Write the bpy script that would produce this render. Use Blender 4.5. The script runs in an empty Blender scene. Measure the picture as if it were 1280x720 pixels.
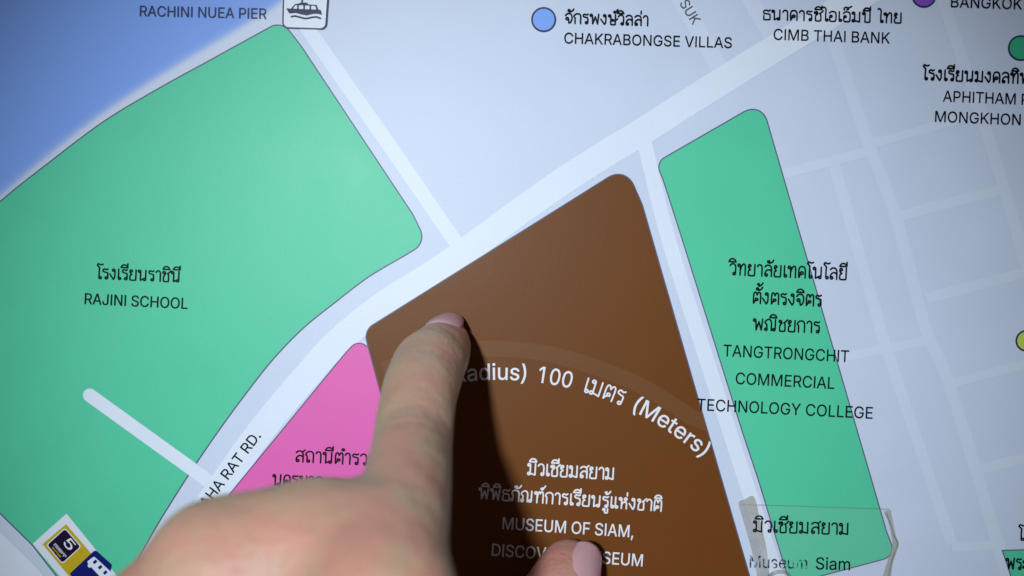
import bpy, bmesh, math, random
import numpy as np
from mathutils import Vector, Matrix
from mathutils.geometry import tessellate_polygon
random.seed(7)
SC = bpy.context.scene
COL = SC.collection

# ---------------------------------------------------------------- camera, world, lamp, exposure
S = 0.00018                     # metres of board per photo pixel
D = 0.220                       # camera distance from the board
ROLL = math.radians(2.8)        # the camera is held a little askew; the board hangs straight
CR, SR = math.cos(ROLL), math.sin(ROLL)

def rot(x, y, z):               # hand-held frame -> upright world
    return Vector((x * CR - z * SR, y, x * SR + z * CR))

def W(px, py, h=0.0):
    """point of the place seen at photo pixel px,py and h metres in front of the board"""
    f = 1.0 - h / D
    return rot((px - 640) * S * f, -h, (360 - py) * S * f)

cam_d = bpy.data.cameras.new('camera')
cam = bpy.data.objects.new('camera', cam_d)
COL.objects.link(cam)
cam.matrix_world = Matrix.Translation((0, -D, 0)) @ Matrix.Rotation(-ROLL, 4, 'Y') @ Matrix.Rotation(math.pi / 2, 4, 'X')
cam_d.sensor_width = 36
cam_d.lens = 36 * D / (1280 * S)
cam_d.clip_start = 0.005
cam_d.clip_end = 50
cam_d.dof.use_dof = True
cam_d.dof.focus_distance = D - 0.004
cam_d.dof.aperture_fstop = 9.5
SC.camera = cam

world = bpy.data.worlds.new('World')
SC.world = world
world.use_nodes = True
bg = world.node_tree.nodes['Background']
bg.inputs[0].default_value = (0.88, 0.84, 0.92, 1)
bg.inputs[1].default_value = 0.07

lamp_d = bpy.data.lights.new('torch', 'SPOT')
lamp_d.energy = 17.0
lamp_d.color = (0.86, 0.94, 1.0)
lamp_d.shadow_soft_size = 0.019
lamp_d.spot_size = math.radians(30.5)
lamp_d.spot_blend = 1.0
lamp = bpy.data.objects.new('torch', lamp_d)
COL.objects.link(lamp)
lp = rot(-0.118, -0.63, 0.10)
lt = W(630, 470)
lamp.location = lp
lamp.rotation_euler = (lt - lp).to_track_quat('-Z', 'Y').to_euler()

vs = SC.view_settings
vs.view_transform = 'Standard'
vs.look = 'None'
vs.exposure = 0.0
vs.gamma = 1.0

# ---------------------------------------------------------------- materials
def principled(name, col, rough=0.5, spec=0.3):
    m = bpy.data.materials.new(name)
    m.use_nodes = True
    b = m.node_tree.nodes['Principled BSDF']
    b.inputs['Base Color'].default_value = (*col, 1)
    b.inputs['Roughness'].default_value = rough
    b.inputs['Specular IOR Level'].default_value = spec
    return m, m.node_tree, b

def print_mat(name, col, rough=0.42, spec=0.20, vary=0.035):
    """printed vinyl: slight mottling of the ink, fine orange-peel bump, patchy gloss"""
    m, nt, b = principled(name, col, rough, spec)
    N, L = nt.nodes, nt.links
    tc = N.new('ShaderNodeTexCoord')
    n1 = N.new('ShaderNodeTexNoise'); n1.inputs['Scale'].default_value = 60; n1.inputs['Detail'].default_value = 5
    n2 = N.new('ShaderNodeTexNoise'); n2.inputs['Scale'].default_value = 1500; n2.inputs['Detail'].default_value = 2
    L.new(tc.outputs['Object'], n1.inputs['Vector']); L.new(tc.outputs['Object'], n2.inputs['Vector'])
    ad = N.new('ShaderNodeMath'); ad.operation = 'MULTIPLY_ADD'
    L.new(n2.outputs['Fac'], ad.inputs[0]); ad.inputs[1].default_value = 0.6
    L.new(n1.outputs['Fac'], ad.inputs[2])
    mr = N.new('ShaderNodeMapRange')
    mr.inputs['From Min'].default_value = 0.45; mr.inputs['From Max'].default_value = 1.15
    mr.inputs['To Min'].default_value = 1 - vary; mr.inputs['To Max'].default_value = 1 + vary
    L.new(ad.outputs[0], mr.inputs['Value'])
    mx = N.new('ShaderNodeVectorMath'); mx.operation = 'SCALE'
    mx.inputs[0].default_value = col
    L.new(mr.outputs[0], mx.inputs['Scale'])
    L.new(mx.outputs[0], b.inputs['Base Color'])
    rr = N.new('ShaderNodeMapRange')
    rr.inputs['To Min'].default_value = rough - 0.06; rr.inputs['To Max'].default_value = rough + 0.06
    L.new(n1.outputs['Fac'], rr.inputs['Value']); L.new(rr.outputs[0], b.inputs['Roughness'])
    bp = N.new('ShaderNodeBump'); bp.inputs['Strength'].default_value = 0.06; bp.inputs['Distance'].default_value = 0.0002
    L.new(n2.outputs['Fac'], bp.inputs['Height']); L.new(bp.outputs[0], b.inputs['Normal'])
    return m

M = {
    'land':   print_mat('land_ink', (0.59, 0.665, 0.82)),
    'road':   print_mat('road_ink', (0.72, 0.79, 0.91)),
    'faint':  print_mat('faint_road_ink', (0.63, 0.706, 0.855)),
    'river':  print_mat('river_ink', (0.20, 0.36, 0.83)),
    'green':  print_mat('green_ink', (0.088, 0.58, 0.355)),
    'pink':   print_mat('pink_ink', (0.74, 0.125, 0.44)),
    'brown':  print_mat('brown_ink', (0.150, 0.048, 0.0065), spec=.14),
    'ring':   print_mat('ring_ink', (0.165, 0.065, 0.020), spec=.14),
    'line':   print_mat('line_ink', (0.10, 0.10, 0.17)),
    'black':  print_mat('black_ink', (0.003, 0.003, 0.008), spec=.08, vary=0.3),
    'grey':   print_mat('grey_ink', (0.10, 0.105, 0.15)),
    'navy':   print_mat('navy_ink', (0.022, 0.03, 0.085)),
    'white':  print_mat('white_ink', (0.78, 0.80, 0.86)),
    'card':   print_mat('card_ink', (0.74, 0.80, 0.90)),
    'yellow': print_mat('yellow_ink', (0.55, 0.40, 0.01)),
    'plum':   print_mat('plum_ink', (0.012, 0.004, 0.03), spec=.08),
    'busblue': print_mat('bus_blue_ink', (0.006, 0.012, 0.15), spec=.08),
    'blue':   print_mat('dot_blue_ink', (0.20, 0.38, 0.90)),
    'purple': print_mat('dot_purple_ink', (0.22, 0.08, 0.50)),
    'dotgreen': print_mat('dot_green_ink', (0.04, 0.42, 0.22)),
    'lime':   print_mat('dot_lime_ink', (0.52, 0.62, 0.10)),
    'edge':   principled('panel_edge', (0.5, 0.52, 0.55), 0.4)[0],
}

# printed river: the ink fades to the land colour along the bank (a fade in the artwork itself)
def river_mat():
    m = print_mat('river_fade_ink', (0.20, 0.36, 0.83))
    nt = m.node_tree; N, L = nt.nodes, nt.links
    b = N['Principled BSDF']
    at = N.new('ShaderNodeAttribute'); at.attribute_name = 'bank'
    mx = N.new('ShaderNodeMix'); mx.data_type = 'RGBA'
    mx.inputs[6].default_value = (0.20, 0.36, 0.83, 1); mx.inputs[7].default_value = (0.59, 0.665, 0.82, 1)
    L.new(at.outputs['Fac'], mx.inputs[0]); L.new(mx.outputs[2], b.inputs['Base Color'])
    return m
M['riverfade'] = river_mat()

# ---------------------------------------------------------------- mesh helpers
MM = 0.001
def link_mesh(name, verts, faces, mat, parent=None, smooth=False):
    me = bpy.data.meshes.new(name)
    me.from_pydata([tuple(v) for v in verts], [], faces)
    me.update()
    o = bpy.data.objects.new(name, me)
    COL.objects.link(o)
    if mat: me.materials.append(mat)
    if smooth:
        me.polygons.foreach_set('use_smooth', [True] * len(me.polygons))
    if parent is not None: o.parent = parent
    return o

def round_poly(pts, n=8):
    """pts (x, y, r): polygon with corners rounded to radius r"""
    out = []
    k = len(pts)
    for i in range(k):
        p = Vector(pts[i][:2]); r = pts[i][2] if len(pts[i]) > 2 else 0
        a = Vector(pts[i - 1][:2]); c = Vector(pts[(i + 1) % k][:2])
        if r <= 0:
            out.append(tuple(p)); continue
        u = (a - p); v = (c - p)
        lu, lv = u.length, v.length
        u /= lu; v /= lv
        ang = u.angle(v)
        if ang > 3.12:
            out.append(tuple(p)); continue
        t = min(r / math.tan(ang / 2), lu * 0.5, lv * 0.5)
        A, B = p + u * t, p + v * t
        for j in range(n + 1):      # quadratic blend stands close to an arc
            s_ = j / n
            w = 0.72
            q0, q1, q2 = (1 - s_) ** 2, 2 * s_ * (1 - s_) * w, s_ ** 2
            out.append(tuple((A * q0 + p * q1 + B * q2) / (q0 + q1 + q2)))
    return out

def catmull(pts, n=6, closed=False):
    if len(pts) < 3: return list(pts)
    out = []
    k = len(pts)
    rng = range(k) if closed else range(k - 1)
    for i in rng:
        g = (lambda j: pts[j % k]) if closed else (lambda j: pts[max(0, min(k - 1, j))])
        p0, p1, p2, p3 = (np.array(g(i + d), float) for d in (-1, 0, 1, 2))
        for j in range(n):
            t = j / n
            out.append(tuple(0.5 * ((2 * p1) + (p2 - p0) * t + (2 * p0 - 5 * p1 + 4 * p2 - p3) * t * t + (3 * p1 - p0 - 3 * p2 + p3) * t ** 3)))
    if not closed: out.append(tuple(pts[-1]))
    return out

class Flat:
    """collects flat printed shapes in photo pixels, each at its own small height (mm) above the panel"""
    def __init__(self): self.v = []; self.f = []
    def poly(self, pts, h):
        b = len(self.v)
        tri = tessellate_polygon([[Vector((x, y, 0)) for x, y in pts]])
        self.v += [W(x, y, h * MM) for x, y in pts]
        for t in tri:
            a, c, d = (Vector(pts[i]) for i in t)
            cr = (c - a).cross(d - a)
            if abs(cr) < 1e-9: continue
            t = [b + i for i in t]
            self.f.append(tuple(t) if cr < 0 else tuple(reversed(t)))
    def ribbon(self, pts, w, h, closed=False, caps=True, dh=2e-5):
        k = len(pts)
        P = [np.array(p, float) for p in pts]
        b = len(self.v)
        for i in range(k):
            if closed: a, c = P[i - 1], P[(i + 1) % k]
            else: a, c = P[max(0, i - 1)], P[min(k - 1, i + 1)]
            d1 = P[i] - a; d2 = c - P[i]
            n1 = d1 / (np.linalg.norm(d1) or 1); n2 = d2 / (np.linalg.norm(d2) or 1)
            t = n1 + n2
            if np.linalg.norm(t) < 0.3: t = n2 if np.linalg.norm(n2) else n1
            t = t / np.linalg.norm(t)
            nn = np.array((-t[1], t[0]))
            ref = n2 if np.linalg.norm(d2) else n1
            m = w / 2 / max(0.6, abs(t @ ref))
            hh = (h + dh * i) * MM
            q, r = P[i] + nn * m, P[i] - nn * m
            self.v += [W(*q, hh), W(*r, hh)]
        for i in range(k if closed else k - 1):
            j = (i + 1) % k
            self.f.append((b + 2 * i, b + 2 * j, b + 2 * j + 1, b + 2 * i + 1))
        if caps and not closed:
            for (p, q, hh) in ((P[0], P[1], h - 3 * dh), (P[-1], P[-2], h + dh * (k + 3))):
                d = p - q; a0 = math.atan2(d[1], d[0])
                pts2 = [(p[0] + math.cos(a0 + t) * w / 2, p[1] + math.sin(a0 + t) * w / 2) for t in np.linspace(-math.pi / 2, math.pi / 2, 7)]
                self.poly(pts2, hh)
    def disc(self, x, y, r, h, n=40):
        self.poly([(x + r * math.cos(t), y + r * math.sin(t)) for t in np.linspace(0, 2 * math.pi, n, endpoint=False)], h)
    def ring(self, x, y, r, w, h, n=40):
        self.ribbon([(x + r * math.cos(t), y + r * math.sin(t)) for t in np.linspace(0, 2 * math.pi, n, endpoint=False)], w, h, closed=True)
    def build(self, name, mat, parent):
        return link_mesh(name, self.v, self.f, mat, parent)

# ---------------------------------------------------------------- Thai letters with loops, as pen strokes (x right, y up, body height 1)
def C(x, y, r=.115): return ('c', x, y, r)
def P_(*a): return ('p', [(a[i], a[i + 1]) for i in range(0, len(a), 2)])
def K_(*a): return ('k', [(a[i], a[i + 1]) for i in range(0, len(a), 2)])     # corners stay sharp
TH = {
 'ก': (.78, [P_(.15,0,.15,.45,.13,.58,.04,.70,.13,.90,.36,1.0,.58,.90,.64,.66,.64,.4,.64,0)]),
 'ค': (.78, [P_(.64,0,.64,.4,.63,.7,.55,.93,.37,1.0,.19,.93,.11,.7,.11,.4,.12,.02), K_(.12,.02,.27,.34), C(.36,.42)]),
 'ต': (.80, [P_(.68,0,.68,.4,.68,.72,.64,.94,.54,1.0,.46,.94,.39,.76), P_(.39,.76,.32,.94,.24,1.0,.15,.94,.11,.72,.11,.4,.12,.02), K_(.12,.02,.28,.28), C(.36,.36,.10)]),
 'จ': (.74, [C(.20,.46), K_(.31,.44,.36,.02), P_(.36,.02,.50,.10,.60,.36,.61,.66,.52,.92,.33,1.0,.15,.93,.05,.78)]),
 'ช': (.78, [C(.18,.86,.10), P_(.28,.88,.30,.72,.20,.58,.15,.4,.15,.08,.22,0,.5,0,.58,.08,.58,.5,.57,.66,.48,.76), K_(.48,.76,.60,.84,.78,1.04)]),
 'ซ': (.80, [C(.15,.84,.09), P_(.24,.86,.26,.96,.34,.84,.32,.68,.20,.56,.17,.4,.17,.08,.24,0,.5,0,.60,.08,.60,.5,.58,.66,.50,.76), K_(.50,.76,.62,.84,.80,1.04)]),
 'ณ': (1.12, [C(.14,.11,.10), P_(.20,.20,.20,.5,.14,.60,.05,.70,.14,.90,.34,1.0,.52,.90,.58,.66,.58,.4,.58,.02), K_(.58,.02,.72,.12), C(.80,.11,.10), K_(.90,.12,.90,1.0)]),
 'ถ': (.78, [C(.25,.11,.10), P_(.15,.11,.15,.45,.13,.58,.04,.70,.13,.90,.36,1.0,.58,.90,.64,.66,.64,.4,.64,0)]),
 'ภ': (.84, [C(.11,.11,.10), P_(.21,.11,.21,.45,.19,.58,.10,.70,.19,.90,.42,1.0,.64,.90,.70,.66,.70,.4,.70,0)]),
 'ท': (.82, [C(.14,.88,.10), K_(.25,.88,.25,0), P_(.25,.42,.36,.80,.50,1.0,.62,.94,.66,.75,.66,.4,.66,0)]),
 'ฑ': (.90, [C(.14,.88,.10), K_(.25,.88,.25,0), P_(.25,.42,.33,.85,.43,1.0,.50,.84), P_(.50,.84,.58,1.0,.70,.95,.74,.75,.74,.4,.74,0)]),
 'ธ': (.74, [K_(.64,1.0,.52,.88), P_(.52,.88,.34,.96,.18,.93,.10,.80,.16,.64,.40,.60,.58,.56,.63,.44,.63,.08,.56,0,.2,0,.13,.08,.13,.42)]),
 'น': (.90, [C(.14,.88,.10), K_(.25,.88,.25,.02), K_(.25,.02,.52,.18), C(.60,.11,.10), K_(.70,.12,.70,1.0)]),
 'บ': (.80, [C(.14,.88,.10), P_(.25,.88,.25,.5,.25,.07,.32,0,.58,0,.65,.07,.65,.5,.65,1.0)]),
 'ป': (.80, [C(.14,.88,.10), P_(.25,.88,.25,.5,.25,.07,.32,0,.58,0,.65,.07,.65,.5,.65,1.4)]),
 'พ': (.96, [C(.14,.88,.10), K_(.24,.90,.29,.02,.50,.74,.71,.02,.80,1.0)]),
 'ม': (.86, [C(.14,.88,.10), K_(.25,.88,.25,.14), C(.15,.11,.10), K_(.25,.12,.62,.02,.66,.02,.66,1.0)]),
 'ย': (.78, [C(.20,.88,.10), P_(.10,.86,.11,.70,.26,.54), P_(.26,.54,.13,.44,.10,.30,.11,.07,.20,0,.52,0,.61,.07,.62,.5,.62,1.0)]),
 'ร': (.64, [C(.38,.11,.10), P_(.49,.11,.49,.5,.44,.62,.27,.66,.10,.74,.10,.90,.22,.97,.36,.90,.50,.98)]),
 'ล': (.78, [P_(.64,0,.64,.4,.63,.70,.55,.92,.36,1.0,.20,.95,.10,.84), P_(.64,.40,.52,.56,.34,.58,.17,.44,.11,.22,.12,.11), C(.22,.11,.10)]),
 'ส': (.80, [P_(.64,0,.64,.4,.63,.70,.55,.92,.36,1.0,.20,.95,.10,.84), P_(.64,.40,.52,.56,.34,.58,.17,.44,.11,.22,.12,.11), C(.22,.11,.10), K_(.56,.90,.76,1.10)]),
 'ว': (.64, [C(.40,.11,.10), P_(.51,.11,.51,.4,.51,.70,.44,.92,.28,1.0,.13,.94,.05,.82)]),
 'ษ': (.86, [C(.14,.88,.10), P_(.25,.88,.25,.5,.25,.07,.32,0,.58,0,.65,.07,.65,.5,.65,1.0), C(.42,.45,.08), P_(.48,.38,.62,.40,.84,.60)]),
 'ห': (.84, [C(.14,.88,.10), K_(.25,.88,.25,0), P_(.25,.32,.36,.54,.50,.64,.62,.76), C(.57,.88,.10), P_(.46,.60,.62,.56,.66,.4,.66,0)]),
 'อ': (.76, [P_(.08,.84,.22,.97,.38,1.0,.56,.92,.63,.70,.63,.30,.60,.06,.50,0,.22,0,.13,.08,.11,.25,.12,.48), C(.22,.50,.10)]),
 'ง': (.66, [C(.36,.88,.10), P_(.47,.88,.48,.5,.46,.2,.36,0), K_(.36,0,.04,.50)]),
 'เ': (.40, [K_(.14,1.0,.14,.14), C(.24,.11,.10)]),
 'แ': (.74, [K_(.14,1.0,.14,.14), C(.24,.11,.10), K_(.48,1.0,.48,.14), C(.58,.11,.10)]),
 'โ': (.46, [C(.30,.11,.10), P_(.20,.11,.20,.7,.22,1.06), K_(.22,1.06,.02,1.30), P_(.02,1.30,.10,1.44,.24,1.38,.38,1.36,.50,1.42)]),
 'ไ': (.42, [C(.30,.11,.10), P_(.20,.11,.20,.7,.22,1.10,.18,1.30,.06,1.42,-.04,1.36)]),
 'า': (.58, [P_(.06,.82,.14,.96,.28,1.0,.40,.90,.44,.70,.44,.4,.44,0)]),
 'ำ': (.58, [C(-.12,1.30,.09), P_(.06,.82,.14,.96,.28,1.0,.40,.90,.44,.70,.44,.4,.44,0)]),
 'ะ': (.56, [C(.14,.72,.09), P_(.20,.64,.36,.68,.48,.90), C(.14,.24,.09), P_(.20,.16,.36,.20,.48,.42)]),
 ' ': (.55, []),
}
UP = {  # marks above or below, drawn from the right edge of the letter before
 'ิ': [P_(-.70,1.17,-.60,1.36,-.42,1.44,-.22,1.36,-.12,1.17), K_(-.12,1.17,-.70,1.17)],
 'ี': [P_(-.70,1.17,-.60,1.36,-.42,1.44,-.22,1.36,-.12,1.17), K_(-.12,1.17,-.70,1.17), K_(-.12,1.17,-.12,1.54)],
 'ั': [C(-.40,1.30,.09), P_(-.38,1.20,-.24,1.19,-.08,1.30,.00,1.46)],
 '็': [P_(-.60,1.18,-.64,1.34,-.48,1.46,-.30,1.38,-.28,1.24,-.42,1.24), P_(-.30,1.42,-.16,1.46,-.02,1.56)],
 '์': [C(-.28,1.28,.08), P_(-.20,1.30,-.12,1.40,-.02,1.56)],
 '่': [K_(-.16,1.18,-.16,1.46)],
 '้': [C(-.34,1.36,.06), P_(-.27,1.36,-.30,1.20,-.14,1.26,.02,1.48)],
 'ุ': [C(-.22,-.20,.08), K_(-.14,-.20,-.14,-.50)],
 'ู': [C(-.44,-.20,.08), P_(-.36,-.20,-.36,-.46,-.26,-.50,-.14,-.46,-.14,-.14)],
}
TONES = '่้์'

def thai_layout(text):
    x = 0; out = []; prev = ''
    for ch in text:
        if ch in UP:
            dy = .36 if (ch in TONES and prev in 'ิีั') else 0
            sx = .06 if prev in 'ป' else 0
            out.append((ch, x - sx, dy))
        else:
            if ch == 'ำ' and prev in TONES: pass
            out.append((ch, x, 0)); x += TH[ch][0]
        prev = ch
    return out, x - .10

def thai_strokes(text):
    lay, wid = thai_layout(text)
    st = []
    for ch, x, dy in lay:
        for g in (UP[ch] if ch in UP else TH[ch][1]):
            if g[0] == 'c':
                st.append(([(x + g[1] + g[3] * math.cos(t), g[2] + dy + g[3] * math.sin(t)) for t in np.linspace(0, 2 * math.pi, 14, endpoint=False)], True))
            else:
                pts = [(x + a, b + dy) for a, b in g[1]]
                if len(set(pts)) < 2: continue
                if g[0] == 'p': st.append((catmull(pts, 5), False))
                else: st += [([pts[i], pts[i + 1]], False) for i in range(len(pts) - 1)]
    return st, wid

def frame(p0, p1):
    a = np.array(p0, float); b = np.array(p1, float)
    L = np.linalg.norm(b - a); t = (b - a) / L
    return a, t, np.array((t[1], -t[0])), L          # origin, along, up (pixels, y down)

def thai(text, p0, p1, height, mat, parent, width=.145, h=.22, name='lettering', to=None):
    st, wid = thai_strokes(text)
    a, t, u, L = frame(p0, p1)
    sx = L / wid
    F = Flat()
    for n, (pts, closed) in enumerate(st):
        F.ribbon([tuple(a + t * x * sx + u * y * height) for x, y in pts], width * height, h + n * .0005, closed=closed)
    return F.build(name, mat, parent)

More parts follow.
